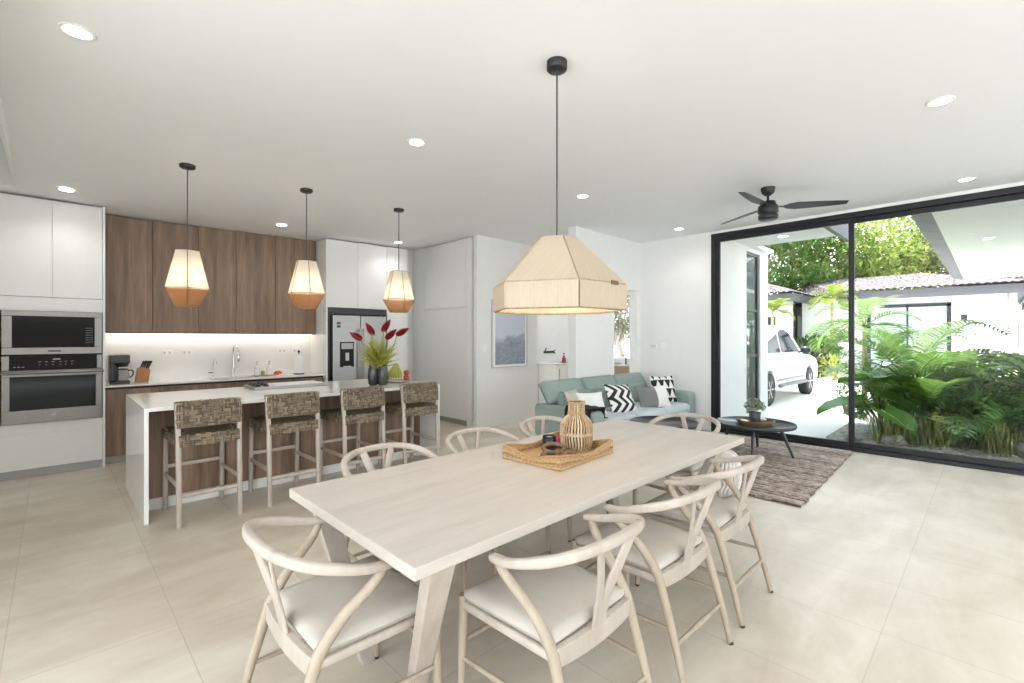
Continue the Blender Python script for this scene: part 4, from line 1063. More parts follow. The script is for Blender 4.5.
# coffee tables
def coffee(x, y, R_, h, lab, a0):
    t = thing('coffee_table', lab, 'coffee table', (x, y, .012), 'round black coffee tables')
    mb = MB(); mb.lathe([(0,h-.022),(R_-.01,h-.022),(R_,h-.012),(R_,h+.018),(R_-.012,h+.018),(R_-.014,h),(0,h)], (x,y,0), 48, False); mb.build('tabletop', M['blackwood'], t)
    for k in range(4):
        a = a0+k*PI/2; mb = MB(); c, s = math.cos(a), math.sin(a)
        mb.tube([(x+c*R_*.92,y+s*R_*.92,.0165),(x+c*R_*.60,y+s*R_*.60,h-.02)], [.014,.024], 10); mb.build('leg', M['blackwood'], t)
coffee(6.28, 2.08, .45, .40, 'round black coffee table carrying the small potted plant', .25)
coffee(5.32, 2.80, .40, .44, 'round black coffee table before the sofa, mostly behind the dining table', .6)
x, y, z = 6.28, 2.08, .4005
t = thing('rattan_serving_tray', 'round dark woven tray on the black coffee table', 'tray', (x, y, z))
mb = MB()
for k in range(7): 
    r = .04+.023*k; mb.tube([(x+r*math.cos(2*PI*i/36), y+r*math.sin(2*PI*i/36), z+.008) for i in range(36)], .014 if k < 6 else .016, 6, closed=True)
mb.build('tray_base', M['chainwood'], t)
mb = MB()
for k in range(3):
    r = .188+.012*k; mb.tube([(x+r*math.cos(2*PI*i/36), y+r*math.sin(2*PI*i/36), z+.014+.014*k) for i in range(36)], .009, 6, closed=True)
mb.build('tray_rim', M['chainwood'], t)
px, py = 6.27, 2.08
t = thing('potted_plant', 'small grey-green plant in a dark pot on the coffee table', 'potted plant', (px, py, z+.022))
mb = MB(); mb.lathe([(.052,0),(.058,.005),(.068,.12),(.062,.122),(.058,.10),(0,.10)], (px,py,z+.022), 24); mb.build('pot', M['pot'], t)
mb = MB()
for i in range(330):
    a = random.uniform(0,2*PI); el = random.uniform(-.3,1.5); r = random.uniform(.5,1)
    c = Vector((px,py,z+.215)) + Vector((math.cos(a)*math.cos(el)*.125*r, math.sin(a)*math.cos(el)*.125*r, math.sin(el)*.105*r))
    d = Vector((random.gauss(0,1),random.gauss(0,1),random.gauss(.4,1))).normalized(); s = d.orthogonal().normalized()
    mb.add([c-d*.02, c+s*.013, c+d*.02, c-s*.013], [(0,1,2,3)])
mb.build('foliage', M['herb'], t)
mb = MB()
for i in range(14):
    a = i*2.4; mb.tube([(px,py,z+.11),(px+.07*math.cos(a),py+.07*math.sin(a),z+.22+.02*math.sin(i))], .0015, 5)
mb.build('plant_stem', M['palmstem'], t)
for qx, qy, lab in ((6.13,2.16,'pale shell on the left of the round woven tray'), (6.42,2.04,'pale shell on the right of the round woven tray')):
    mb = MB(); mb.ball((qx,qy,z+.042), (.035,.05,.02), 14, 8); mb.ball((qx+.02,qy+.02,z+.045), (.02,.03,.016)); tag(mb.build('seashell', M['ceramic']), lab, 'shell', 'shells on the coffee table tray')
# knitted pouf
x, y = 4.52, 1.93
t = thing('knitted_pouf', 'cream cable-knit pouf behind the dining chairs, beside the rug', 'pouf', (x, y, 0))
mb = MB(); prof = spline([(.0,0,.012),(.2,0,.014),(.265,0,.05),(.29,0,.19),(.265,0,.33),(.2,0,.372),(.0,0,.385)],4)
mb.lathe([(max(.002,p.x-.01), p.z) for p in prof], (x,y,0.004), 40); mb.build('pouf_body', M['knit'], t)
mb = MB()
for k in range(44):
    a = 2*PI*k/44
    mb.tube([(x+p.x*math.cos(a+.05*math.sin(i*1.3)), y+p.x*math.sin(a+.05*math.sin(i*1.3)), p.z+.004) for i, p in enumerate(prof) if p.x > .05], .016, 6)
mb.build('knit_ribs', M['knit'], t)

# ---------------------------------------------------------------- things on the walls
t = thing('framed_picture', 'framed grey-blue misty mountain print on the white wall', 'picture', (5.61, 5.81, .97))
mb = MB()
for b in ((5.19,5.205,.97,2.11),(6.015,6.03,.97,2.11),(5.205,6.015,.97,.985),(5.205,6.015,2.095,2.11)): mb.box(b[0],b[1],5.785,5.819,b[2],b[3])
mb.build('frame', M['plateside'], t, bevel=.002)
mb = MB(); mb.box(5.205,6.015,5.80,5.812,.985,2.095); mb.build('mount', M['paper'], t)
mb = MB(); mb.box(5.27,5.98,5.796,5.80,1.02,2.06); mb.build('print', M['art'], t)
def plate(name, lab, cat, c, axis, w, h, n, group=None):
    t = thing(name, lab, cat, c, group)
    x, y, z = c; mb = MB()
    if axis == 'y': mb.box(x-w/2,x+w/2,y-.010,y-.0005,z-h/2,z+h/2)
    else: mb.box(x-.010,x-.0005,y-w/2,y+w/2,z-h/2,z+h/2)
    mb.build('plate', M['plate'], t, bevel=.003)
    for i in range(n):
        mb = MB(); o = (i-(n-1)/2)*w/n*.8
        if axis == 'y': mb.box(x+o-w/n*.25,x+o+w/n*.25,y-.014,y-.009,z-h*.28,z+h*.28)
        else: mb.box(x-.014,x-.009,y+o-w/n*.25,y+o+w/n*.25,z-h*.28,z+h*.28)
        mb.build('rocker', M['plateside'] if n > 2 else M['plate'], t)
plate('light_switch', 'white light switch left of the framed picture', 'light switch', (5.05,5.82,1.31), 'y', .075,.12,1)
plate('light_switch', 'wide white switch plate on the grey wall above the sofa', 'light switch', (7.40,4.09,1.33), 'x', .13,.08,3)
plate('light_switch', 'narrow white switch plate on the grey wall, nearer the glass door', 'light switch', (7.40,3.91,1.335), 'x', .085,.09,2)
# hall vanity seen behind the sofa
t = thing('hall_vanity', 'white hallway vanity counter glimpsed left of the doorway', 'vanity', (8.5, 6.85, 0))
mb = MB(); mb.box(7.80,9.25,6.62,7.14,0,.885); mb.build('body', M['lacquer'], t, bevel=.003)
mb = MB(); mb.box(7.76,9.27,6.58,7.148,.885,.915); mb.build('countertop', M['quartz'], t, bevel=.003)
for a, b in ((7.82,8.52),(8.53,9.23)):
    mb = MB(); mb.box(a,b,6.60,6.62,.1,.86); d = mb.build('door', M['lacquer'], t, bevel=.002)
    mb = MB(); mb.box(a+.05,a+.062,6.585,6.60,.55,.8); mb.build('handle', M['toe'], d)
t = thing('wall_faucet', 'black wall-mounted faucet above the hallway vanity', 'faucet', (8.15, 7.14, 1.15))
mb = MB(); mb.tube(spline([(8.15,7.148,1.15),(8.15,7.02,1.16),(8.15,6.95,1.12)],4), .013, 8); mb.build('spout', M['black'], t)
mb = MB(); mb.box(7.98,8.33,7.135,7.149,1.12,1.17); mb.tube([(8.0,7.14,1.15),(8.0,7.08,1.24)], .012, 8); mb.tube([(8.3,7.14,1.15),(8.3,7.08,1.19)], .012, 8); mb.build('lever', M['black'], t)
t = thing('soap_dispenser', 'red soap bottle with black pump on the hallway vanity', 'bottle', (8.28, 6.80, .915))
mb = MB(); mb.lathe([(.045,0),(.048,.01),(.045,.09),(.02,.12)], (8.28,6.80,.9155), 18); mb.build('bottle_body', M['apple'], t)
mb = MB(); mb.lathe([(.02,.12),(.02,.15),(.006,.152),(.006,.19),(.02,.19),(.02,.205)], (8.28,6.80,.9155), 12); mb.build('pump', M['blackplastic'], t)
mb = MB(); mb.lathe([(.075,0),(.085,.012),(.0,.008)], (8.28,6.80,.9152), 20); tag(mb.build('soap_dish', M['blackplastic']), 'dark round dish below the red soap bottle', 'dish')
bpy.data.objects['soap_dispenser'].location.z = .9245
t = thing('bathroom_vanity', 'wooden bathroom vanity under the window beyond the doorway', 'vanity', (9.35, 6.05, 0))
mb = MB(); mb.box(9.12,9.595,5.62,6.75,.30,.84); mb.build('body', M['oak'], t)
mb = MB(); mb.box(9.10,9.598,5.60,6.77,.84,.87); mb.build('countertop', M['quartz'], t)
mb = MB(); mb.box(9.105,9.12,5.63,6.18,.32,.82); mb.box(9.105,9.12,6.19,6.74,.32,.82); mb.build('drawer_front', M['oak'], t, bevel=.003)
mb = MB(); mb.lathe([(.10,0),(.16,.03),(.19,.12),(.183,.12),(.15,.04),(0,.02)], (9.34,6.16,.8705), 28); tag(mb.build('vessel_basin', M['ceramic']), 'white vessel basin on the wooden bathroom vanity', 'basin')
t = thing('basin_mixer', 'tall dark mixer tap beside the vessel basin', 'tap', (9.50,5.95,.87))
mb = MB(); mb.lathe([(.022,0),(.022,.01),(.015,.02),(.015,.24)], (9.50,5.95,.8705), 14); mb.tube([(9.50,5.95,1.09),(9.40,5.99,1.07)], .011, 8); mb.build('spout', M['black'], t)
# ================================================================ OUTSIDE
GZ = -.03
mb = MB(); mb.box(7.52, 60, -40, 50, -.4, GZ); struct(mb.build('ground_pavement', M['pavement']))
mb = MB()
poly = [(7.62,-6),(7.62,1.55),(8.3,1.75),(9.6,1.75),(11.5,1.9),(13.2,2.1),(14.2,1.2),(14.6,-6)]
mb.prism(poly, 'z', GZ, GZ+.025)
tag(mb.build('gravel_bed', M['gravel']), 'grey gravel of the garden bed outside the glass door', 'gravel', kind='stuff')
# house wall with the tall slot window beside the door
w = MB(); w.box(7.52,8.78,3.05,3.49,GZ,3.1); w.box(9.49,9.9,3.05,3.49,GZ,3.1); w.box(8.78,9.49,3.05,3.49,3.02,3.1); w.box(8.78,9.49,3.05,3.49,GZ,.12); w.box(8.78,9.49,3.3,3.49,.12,3.02)
struct(w.build('wall_exterior', M['outwall']))
t = thing('window_2', None, None, (9.13,3.12,.12)); t['kind'] = 'structure'
mb = MB()
for b in ((8.78,8.82,.12,3.02),(9.40,9.49,.12,3.02),(8.82,9.40,2.97,3.02),(8.82,9.40,.12,.18),(8.82,9.40,1.95,2.0),(8.82,9.40,1.12,1.18)): mb.box(b[0],b[1],3.08,3.14,b[2],b[3])
struct(mb.build('window_frame', M['frame'], t, bevel=.003))
mb = MB(); mb.box(8.82,9.40,3.105,3.115,.18,2.97)
g = NT('dim window glass'); M['dimglass'] = g.done(g.pbr((.10,.12,.12), .03, 0))
struct(mb.build('window_pane', M['dimglass'], t))
# eaves
mb = MB(); mb.box(7.52, 8.95, 1.62, 12, 3.10, 3.16); mb.box(8.95,9.9,2.95,12,3.10,3.16); struct(mb.build('soffit_left', M['soffit']))
mb = MB(); mb.box(7.52, 8.98, 1.56, 1.62, 2.98, 3.34); mb.box(8.95, 9.0, 1.62, 2.95, 3.105, 3.34); struct(mb.build('roof_fascia', M['fascia']))
mb = MB(); mb.box(7.52, 18.2, -9, .56, 3.10, 3.16); struct(mb.build('soffit_right', M['soffit']))
mb = MB(); 
k = 14
for i in range(k):
    a = lerp(7.52, 18.3, i/k); b = lerp(7.52, 18.3, (i+1)/k)
    mb.hexa([(a,.56,3.10),(b-.02,.56,3.10),(b-.02,.80,3.17),(a,.80,3.17)], [(a,.56,3.16),(b-.02,.56,3.16),(b-.02,.80,3.23),(a,.80,3.23)])
struct(mb.build('roof_verge', M['fascia']))
mb = MB(); mb.box(7.52, 18.2, -9, .50, 3.17, 3.5); struct(mb.build('roof_carport', M['fascia']))
for i, (x, y) in enumerate(((10.9,.05),(8.35,2.35))):
    t = thing('soffit_downlight', ('round downlight set in the carport soffit at the right','round downlight in the small soffit outside the door')[i], 'ceiling light', (x,y,3.10))
    mb = MB(); mb.lathe([(.09,0),(.09,-.008),(.07,-.008),(.068,-.002)], (x,y,3.10), 24, False); mb.build('bezel', M['trim'], t)
    mb = MB(); mb.cyl((x,y,3.094), .069, .004, 24); mb.build('diffuser', M['spotface'], t)

# ---------------------------------------------------------------- plants
def leafquad(mb, c, d, L, w, up=Vector((0,0,1)), fold=.25):
    s = d.cross(up)
    if s.length < 1e-3: s = d.orthogonal()
    s.normalize(); n = s.cross(d)
    m = c + d*L*.45
    mb.add([c, m+s*w/2+n*w*fold, c+d*L, m-s*w/2+n*w*fold, m], [(0,1,4),(1,2,4),(0,4,3),(4,2,3)])
def rnd_dir(zb=0.):
    return Vector((random.gauss(0,1), random.gauss(0,1), random.gauss(zb,1))).normalized()
def frond(parent, base, az, L, e0, drop, ll, lw, n, mat, stalk=.25, droop=.35):
    h = Vector((math.cos(az), math.sin(az), 0)); z = Vector((0,0,1))
    pts = []; p = base.copy(); N = 16; e = e0
    for i in range(N+1):
        pts.append(p.copy()); e = e0 - drop*(i/N)**1.3
        p = p + (h*math.cos(e)+z*math.sin(e))*(L/N)
    mb = MB(); mb.tube(pts, [lerp(.014, .003, i/N) for i in range(N+1)], 5)
    side = Vector((-h.y, h.x, 0))
    for i in range(n):
        f = stalk + (1-stalk)*(i/(n-1)); q = f*N; k = min(int(q), N-1); c = pts[k].lerp(pts[k+1], q-k); d = (pts[k+1]-pts[k]).normalized()
        u = side.cross(d)*-1
        if u.z < 0: u = -u
        size = ll*(math.sin(PI*min(.97,max(.12,(f-stalk)/(1-stalk)*.85+.12))))**.6
        for s in (-1,1):
            fw = lerp(.35, 1.0, (f-stalk)/(1-stalk))
            dirv = (side*s*1.0 + d*fw + u*.28 + Vector((random.uniform(-.06,.06),)*3)).normalized()
            m = c + dirv*size*.55; tip = m + (dirv + Vector((0,0,-droop))).normalized()*size*.5
            wv = dirv.cross(u).normalized()*lw
            mb.add([c-wv*.3, c+wv*.3, m+wv*.5, m-wv*.5, tip], [(0,1,2,3),(3,2,4)])
    return mb.build('frond', mat, parent)
def palm(x, y, h, lab, fr, L, mat, cat='palm', stems=1, spread=.1, e=(.5,1.35), drop=(1.1,1.9), ll=.42, lw=.03, n=26, z0=GZ, az0=0, rstem=.05):
    t = thing('areca_palm', lab, cat, (x,y,z0))
    for s in range(stems):
        a = 2*PI*s/max(1,stems)+.4; o = Vector((x+spread*math.cos(a)*(stems>1), y+spread*math.sin(a)*(stems>1), z0))
        top = o + Vector((spread*.6*math.cos(a)*(stems>1), spread*.6*math.sin(a)*(stems>1), h*random.uniform(.85,1.05) if stems > 1 else h))
        mb = MB(); mb.tube([o, o.lerp(top,.5), top], [rstem, rstem*.85, rstem*.7], 8); mb.build('palm_stem', M['palmstem'], t)
        k = max(3, fr//stems)
        for i in range(k):
            frond(t, top, az0 + 2*PI*(i+s*.37)/k + random.uniform(-.25,.25), L*random.uniform(.8,1.12), random.uniform(*e), random.uniform(*drop), ll, lw, n, mat)
    return t
pt = palm(9.75, .90, .25, 'big feathery palm clump just outside the glass, centre of the garden bed', 22, 1.30, M['palm'], stems=4, spread=.22, e=(.55,1.35), drop=(.9,1.9), ll=.42, lw=.046, n=18, rstem=.028)
for az, e0, L, dr_ in ((-40,76,2.25,2.0),(-64,58,1.7,1.7),(128,68,1.55,1.5),(60,78,1.4,1.2),(215,66,1.3,1.6),(-22,70,2.1,1.8),(160,50,1.3,1.5),(-80,60,1.5,1.9),(250,48,1.2,1.5)):
    frond(pt, Vector((9.75,.90,.60)), math.radians(az), L, math.radians(e0), dr_, .46, .042, 24, M['palm'], .28, .55)
palm(11.2, .15, .35, 'palm with long arching fronds at the right of the garden bed', 13, 1.75, M['palm'], stems=3, spread=.22, e=(.65,1.3), drop=(1.1,1.8), ll=.50, lw=.05, n=20, rstem=.03)
palm(12.6, 1.95, 1.75, 'slender palm with drooping crown, right of the door mullion', 12, 1.25, M['palm'], e=(.1,1.2), drop=(1.2,2.2), ll=.40, lw=.04, n=20, rstem=.06)
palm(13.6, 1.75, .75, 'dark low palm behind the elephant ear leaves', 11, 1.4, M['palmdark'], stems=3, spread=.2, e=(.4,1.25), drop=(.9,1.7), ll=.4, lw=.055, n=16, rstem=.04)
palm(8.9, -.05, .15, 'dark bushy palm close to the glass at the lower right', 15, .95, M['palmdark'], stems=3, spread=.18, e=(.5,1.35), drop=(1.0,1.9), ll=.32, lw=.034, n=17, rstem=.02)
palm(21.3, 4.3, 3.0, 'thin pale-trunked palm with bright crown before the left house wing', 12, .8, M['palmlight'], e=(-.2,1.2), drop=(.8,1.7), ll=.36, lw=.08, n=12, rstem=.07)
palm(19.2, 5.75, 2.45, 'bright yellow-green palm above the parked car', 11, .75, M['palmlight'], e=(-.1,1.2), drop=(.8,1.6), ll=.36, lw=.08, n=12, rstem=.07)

def elephant(x, y, lab, leaves):
    t = thing('elephant_ear_plant', lab, 'plant', (x,y,GZ), 'elephant ear plants')
    for (dx, dy, z, az, tilt, L) in leaves:
        c = Vector((x+dx, y+dy, z)); h = Vector((math.cos(az), math.sin(az), 0)); s = Vector((-h.y, h.x, 0))
        d = (h*math.cos(tilt)+Vector((0,0,math.sin(tilt)))); n = s.cross(d)*-1
        if n.z < 0: n = -n
        mb = MB()
        def f(u, v):
            q = u; b = v*2-1
            wd = .42*L*math.sin(PI*min(1,.16+q*.84))**.75*(1-.18*q)
            back = -.22*L*abs(b)**1.2*(1-q)**3
            return c + d*(q*L+back) + s*b*wd + n*(abs(b)*.10*L - .22*L*q*q + .012*L*math.sin(q*22)*abs(b))
        mb.grid(f, 14, 10); lf = mb.build('leaf', M['elephant'], t)
        mb = MB(); mb.tube([c+d*(i/8*L)+n*(-.22*L*(i/8)**2+.004) for i in range(9)], [lerp(.010,.002,i/8) for i in range(9)], 6); mb.build('midrib', M['palmstem'], lf)
        mb = MB(); mb.tube(spline([(x,y,GZ),(x+dx*.3,y+dy*.3,GZ+(z-GZ)*.6),c],4), .014, 6); mb.build('leaf_stalk', M['shrub'], t)
elephant(8.75, 1.15, 'elephant ear plant with huge leaves beside the door mullion', [(-.05,.22,.52,2.25,-.12,.66),(.12,.05,.60,-.9,-.25,.60),(-.25,-.05,.42,-2.3,-.25,.55),(.25,.2,.72,.6,.05,.6)])
elephant(9.4, .9, 'elephant ear plant among the palm fronds', [(.02,.12,.78,2.0,.15,.8),(.1,-.2,.66,-1.3,-.1,.55),(.3,.0,.6,.2,.1,.5)])
elephant(10.3, -.75, 'elephant ear plant at the far right beneath the carport soffit', [(.0,.12,.62,2.4,-.1,.55),(-.2,-.1,.5,-2.2,-.3,.5),(.2,-.1,.75,-.8,.1,.5)])

def bush(x, y, r, h, n, s, mat, lab, cat='shrub', name='leafy_shrub', z0=GZ, group=None, w=.5):
    t = thing(name, lab, cat, (x,y,z0), group)
    mb = MB()
    for i in range(n):
        d = rnd_dir(); q = random.random()**.4
        c = Vector((x+d.x*r*q, y+d.y*r*q, z0+h*.52+d.z*h*.5*q))
        leafquad(mb, c, (d+rnd_dir(.5)*.8).normalized(), s*random.uniform(.7,1.3), s*w)
    mb.build('foliage', mat, t)
    mb = MB()
    for i in range(7):
        a = i*.9+.2; mb.tube([(x+.05*math.cos(a),y+.05*math.sin(a),z0),(x+r*.5*math.cos(a),y+r*.5*math.sin(a),z0+h*.6)], [.016,.006], 6)
    mb.build('stem', M['bark'], t)
    return t
bush(10.3, .35, .85, .95, 900, .15, M['shrub'], 'dense green undergrowth shrub in the middle of the garden bed')
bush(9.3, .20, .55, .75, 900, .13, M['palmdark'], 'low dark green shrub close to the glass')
bush(10.9, -.75, .7, 1.0, 420, .26, M['shrub'], 'broad-leaved green shrub at the right edge of the view', w=.4)
bush(12.3, .9, .8, 1.0, 700, .17, M['shrub'], 'mid-green shrub behind the feathery palm clump')
bush(13.8, .2, .7, 1.1, 420, .25, M['shrublight'], 'yellow-green shrub near the carport, right of the garden', w=.35)
bush(12.6, 2.05, .30, .75, 260, .10, M['shrub'], 'small airy shrub growing by the door mullion')
bush(11.2, 2.0, .22, .6, 90, .12, M['shrub'], 'sparse little shrub at the edge of the white paving')
bush(21.5, 5.0, 1.1, 1.5, 900, .24, M['shrub'], 'dark green bush before the left wing windows of the house')
bush(20.4, 5.0, .8, 1.15, 520, .22, M['treepale'], 'pale green bush beside the parked car nose')
bush(19.9, 4.0, .4, .75, 140, .34, M['shrublight'], 'spiky yellow-green tuft on the kerb', w=.18)
# red heliconia
t = thing('red_heliconia', 'heliconia with red and yellow flower at the far right of the garden', 'flower', (12.0,-.52,GZ))
mb = MB(); mb.tube([(12.0,-.52,GZ),(12.0,-.52,1.0)], .012, 6)
mb.build('stem', M['palmstem'], t)
mb = MB()
for i in range(8):
    a = i*PI; z = .78+i*.035
    leafquad(mb, Vector((12.0,-.52,z)), Vector((math.cos(a+.8)*.8, math.sin(a+.8)*.8, .6)).normalized(), .16, .05)
mb.build('flower_bract', M['flowerred'], t)
mb = MB()
for i in range(9): leafquad(mb, Vector((12.0,-.52,.2+i*.05)), Vector((math.cos(i*2.4), math.sin(i*2.4), .9)).normalized(), .5, .14)
mb.build('foliage', M['shrublight'], t)
# strappy grass at the foot of the bed
mb = MB()
for i in range(700):
    cx, cy = random.choice(((8.6,.75),(8.8,.45),(8.45,1.0),(9.0,.1),(8.7,-.1)))
    c = Vector((cx+random.gauss(0,.13), cy+random.gauss(0,.13), GZ+.02)); a = random.uniform(0,2*PI); L = random.uniform(.25,.6); h = Vector((math.cos(a),math.sin(a),0)); s = Vector((-h.y,h.x,0))*.006
    m = c+h*L*.25+Vector((0,0,L*.7)); e = c+h*L*.7+Vector((0,0,L*.75))
    mb.add([c-s,c+s,m+s,m-s,e],[(0,1,2,3),(3,2,4)])
tag(mb.build('ornamental_grass', M['grassblade']), 'pale strappy grass along the foot of the garden bed', 'grass', kind='stuff')
for i, (x, y, r, lab) in enumerate(((8.35,.98,.14,'grey garden rock under the elephant ear leaf'),(8.7,-.42,.22,'brown garden rock at the lower right corner of the glass'),(9.7,-.75,.26,'larger rock behind, at the right of the garden bed'),(8.25,1.42,.10,'small grey rock near the paving edge'))):
    mb = MB(); ph = i*1.7
    def f(u, v):
        a = u*2*PI; e = (v-.5)*PI; k = r*(1+.18*math.sin(3*a+ph)*math.cos(e)+.12*math.sin(5*e+ph+2*a))
        return (x+k*1.25*math.cos(a)*math.cos(e), y+k*math.cos(e)*math.sin(a), GZ+.02+k*.35+k*.62*math.sin(e))
    mb.grid(f, 18, 10); tag(mb.build('garden_rock', M['rock']), lab, 'rock')
# kerb in front of the house
mb = MB(); mb.box(16.5, 22.3, 4.0, 4.16, GZ, .08); mb.box(16.5,16.66,1.9,4.0,GZ,.08); struct(mb.build('kerb', M['pavement']))
# trees
def tree(x, y, h, r, crown_z, n, s, mat, bark, lab, nb=9, flat=.55, name='shade_tree', clumps=26, seed=1, tr=.16):
    random.seed(seed)
    t = thing(name, lab, 'tree', (x,y,GZ))
    top = Vector((x,y,GZ+crown_z*.55)); mb = MB(); mb.tube(spline([(x,y,GZ),(x+.1,y-.1,crown_z*.3),top],4), [lerp(tr,tr*.5,i/8) for i in range(9)], 8)
    cl = []
    for i in range(clumps):
        a = random.uniform(0,2*PI); q = math.sqrt(random.random()); cl.append(Vector((x+r*q*math.cos(a), y+r*q*math.sin(a), GZ+crown_z+random.uniform(-.5,.5)*flat*2*r*(1-q*q*.6)*.8)))
    for c in cl[:nb*2]:
        m = top.lerp(c,.5)+Vector((random.uniform(-.3,.3),random.uniform(-.3,.3),random.uniform(-.1,.5)))
        mb.tube(spline([top+Vector((0,0,-.2)), m, c],4), [lerp(tr*.3,.012,i/8) for i in range(9)], 6)
        for j in range(3):
            e = c+rnd_dir()*r*.25; mb.tube([m.lerp(c,.6), e], [.022,.006], 5)
    mb.build('trunk', bark, t)
    mb = MB()
    for i in range(n):
        c = random.choice(cl); d = rnd_dir(); q = random.random()**.5*r*.26
        p = c + Vector((d.x*q*1.25, d.y*q*1.25, d.z*q*.55))
        leafquad(mb, p, (rnd_dir(-.1)+d*.5).normalized(), s*random.uniform(.6,1.3), s*.5)
    if n: mb.build('crown', mat, t)
    return t
tree(27.5, 8.0, 8, 3.8, 5.7, 7000, .30, M['treedark'], M['bark'], 'dark green tree behind the left wing of the house', seed=3, clumps=44, flat=.8)
tree(31.5, 3.8, 9, 4.8, 6.5, 10000, .33, M['treelight'], M['bark'], 'broad bright yellow-green tree over the house roof', seed=5, clumps=60, flat=.8)
tree(34.5, 13.5, 9, 4.2, 6.0, 5200, .40, M['treedark'], M['bark'], 'far green tree seen through the left door panel', seed=8)
tree(30.0, -.6, 7, 3.2, 6.1, 1500, .26, M['treepale'], M['barkgrey'], 'thin-leaved tree with bare branches behind the roof ridge', seed=11, clumps=34, nb=16)
tree(27.0, -2.6, 6, 2.6, 4.6, 900, .24, M['treepale'], M['barkgrey'], 'nearly bare tree at the right end of the house', seed=14, clumps=30, nb=15, tr=.22)
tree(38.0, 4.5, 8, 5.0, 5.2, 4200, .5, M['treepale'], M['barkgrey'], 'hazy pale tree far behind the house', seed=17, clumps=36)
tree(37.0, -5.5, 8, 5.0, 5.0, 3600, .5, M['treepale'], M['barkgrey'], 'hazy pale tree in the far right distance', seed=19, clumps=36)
tree(13.2, 8.6, 5, 1.6, 2.6, 3800, .20, M['treepale'], M['barkgrey'], 'pale leafy tree outside the bathroom window', seed=23, clumps=26, flat=.9)

# ---------------------------------------------------------------- house opposite
t = thing('neighbour_house', 'white single-storey house with clay tiled roof across the drive', 'house', (24,4,GZ))
mb = MB(); mb.box(22.5, 30, -.55, 5.6, GZ, 3.0); mb.build('wall', M['outwall'], t)
mb = MB(); mb.box(20.4, 21.6, 5.7, 10.5, GZ, 3.0); mb.box(21.6, 30, 6.3, 10.5, GZ, 3.0); mb.build('wall', M['outwall'], t)
mb = MB(); mb.box(22.0, 22.06, -.85, 3.95, 2.92, 3.22); mb.box(22.06, 30.5, -.85, -.79, 2.92, 3.22); mb.box(22.06,30,-.79,5.6,3.0,3.06); mb.build('fascia', M['fascia'], t)
mb = MB(); mb.box(19.85, 25.2, 5.22, 5.28, 2.86, 3.16); mb.box(19.85, 19.91, 5.28, 11, 2.86, 3.16); mb.box(19.9,25.2,5.28,6.5,2.98,3.04); mb.build('fascia', M['fascia'], t)
def roofpatch(c00, c10, c01, c11, nu, nv, nm='roof'):
    c00, c10, c01, c11 = map(Vector, (c00, c10, c01, c11)); n = (c10-c00).cross(c01-c00).normalized()
    if n.z < 0: n = -n
    L = (c10-c00).length; mb = MB(); w = nu
    def f(u, v):
        a = c00.lerp(c10,u); b = c01.lerp(c11,u); p = a.lerp(b,v)
        ro = v*nv; st = (ro-math.floor(ro)) if v < 1 else 1
        return p + n*(.045*abs(math.sin(u*w*PI)) + .05*(1-st))
    mb.grid(f, nu*4, nv*3, False); return mb.build(nm, M['roof'], t)
roofpatch((21.95,-.95,3.22),(21.95,4.2,3.22),(26.2,2.2,4.15),(26.2,6.5,4.15), 26, 14)
roofpatch((30.5,-.95,3.22),(21.95,-.95,3.22),(30.5,2.2,4.15),(26.2,2.2,4.15), 34, 12)
roofpatch((19.8,5.2,3.16),(25.5,5.2,3.16),(22.8,8.1,4.2),(28,8.1,4.2), 26, 12)
roofpatch((19.8,11,3.16),(19.8,5.2,3.16),(22.8,8.1,4.2),(22.8,8.1,4.2), 26, 12)
roofpatch((21.95,4.1,3.2),(23.5,5.6,3.2),(26.2,6.4,4.15),(26.2,6.6,4.15), 10, 12)
def hwin(x0, x1, y0, y1, z0, z1, axis, bars, fw=.07):
    mb = MB()
    if axis == 'x':
        x = x0
        for b in ((y0,y0+fw,z0,z1),(y1-fw,y1,z0,z1),(y0,y1,z1-fw,z1),(y0,y1,z0,z0+fw*.5))+tuple((b-.03,b+.03,z0,z1) for b in bars): mb.box(x-.06,x-.002,b[0],b[1],b[2],b[3])
        f = mb.build('window', M['frame'], t); mb = MB(); mb.box(x-.03,x-.012,y0+fw,y1-fw,z0+fw*.5,z1-fw)
    else:
        y = y0
        for b in ((x0,x0+fw,z0,z1),(x1-fw,x1,z0,z1),(x0,x1,z1-fw,z1),(x0,x1,z0,z0+fw*.5))+tuple((b-.03,b+.03,z0,z1) for b in bars): mb.box(b[0],b[1],y-.06,y-.002,b[2],b[3])
        f = mb.build('window', M['frame'], t); mb = MB(); mb.box(x0+fw,x1-fw,y-.03,y-.012,z0+fw*.5,z1-fw)
    mb.build('window_pane', M['shadewin'], f)
hwin(22.5,22.5,1.02,3.4,GZ,2.72,'x',(2.2,),.12)
hwin(21.9,25.5,6.3,6.3,.3,2.55,'y',(23.1,24.3))
mb = MB(); mb.box(20.36,20.4,6.0,6.5,GZ,2.3); mb.build('house_door', M['frame'], t)
mb = MB(); mb.box(22.42,22.498,.62,.78,2.05,2.28); mb.build('wall_lamp', M['black'], t)
mb = MB(); mb.tube([(22.25,-.35,2.95),(22.25,-.35,1.2)], .03, 6); mb.build('rain_chain', M['barkgrey'], t)
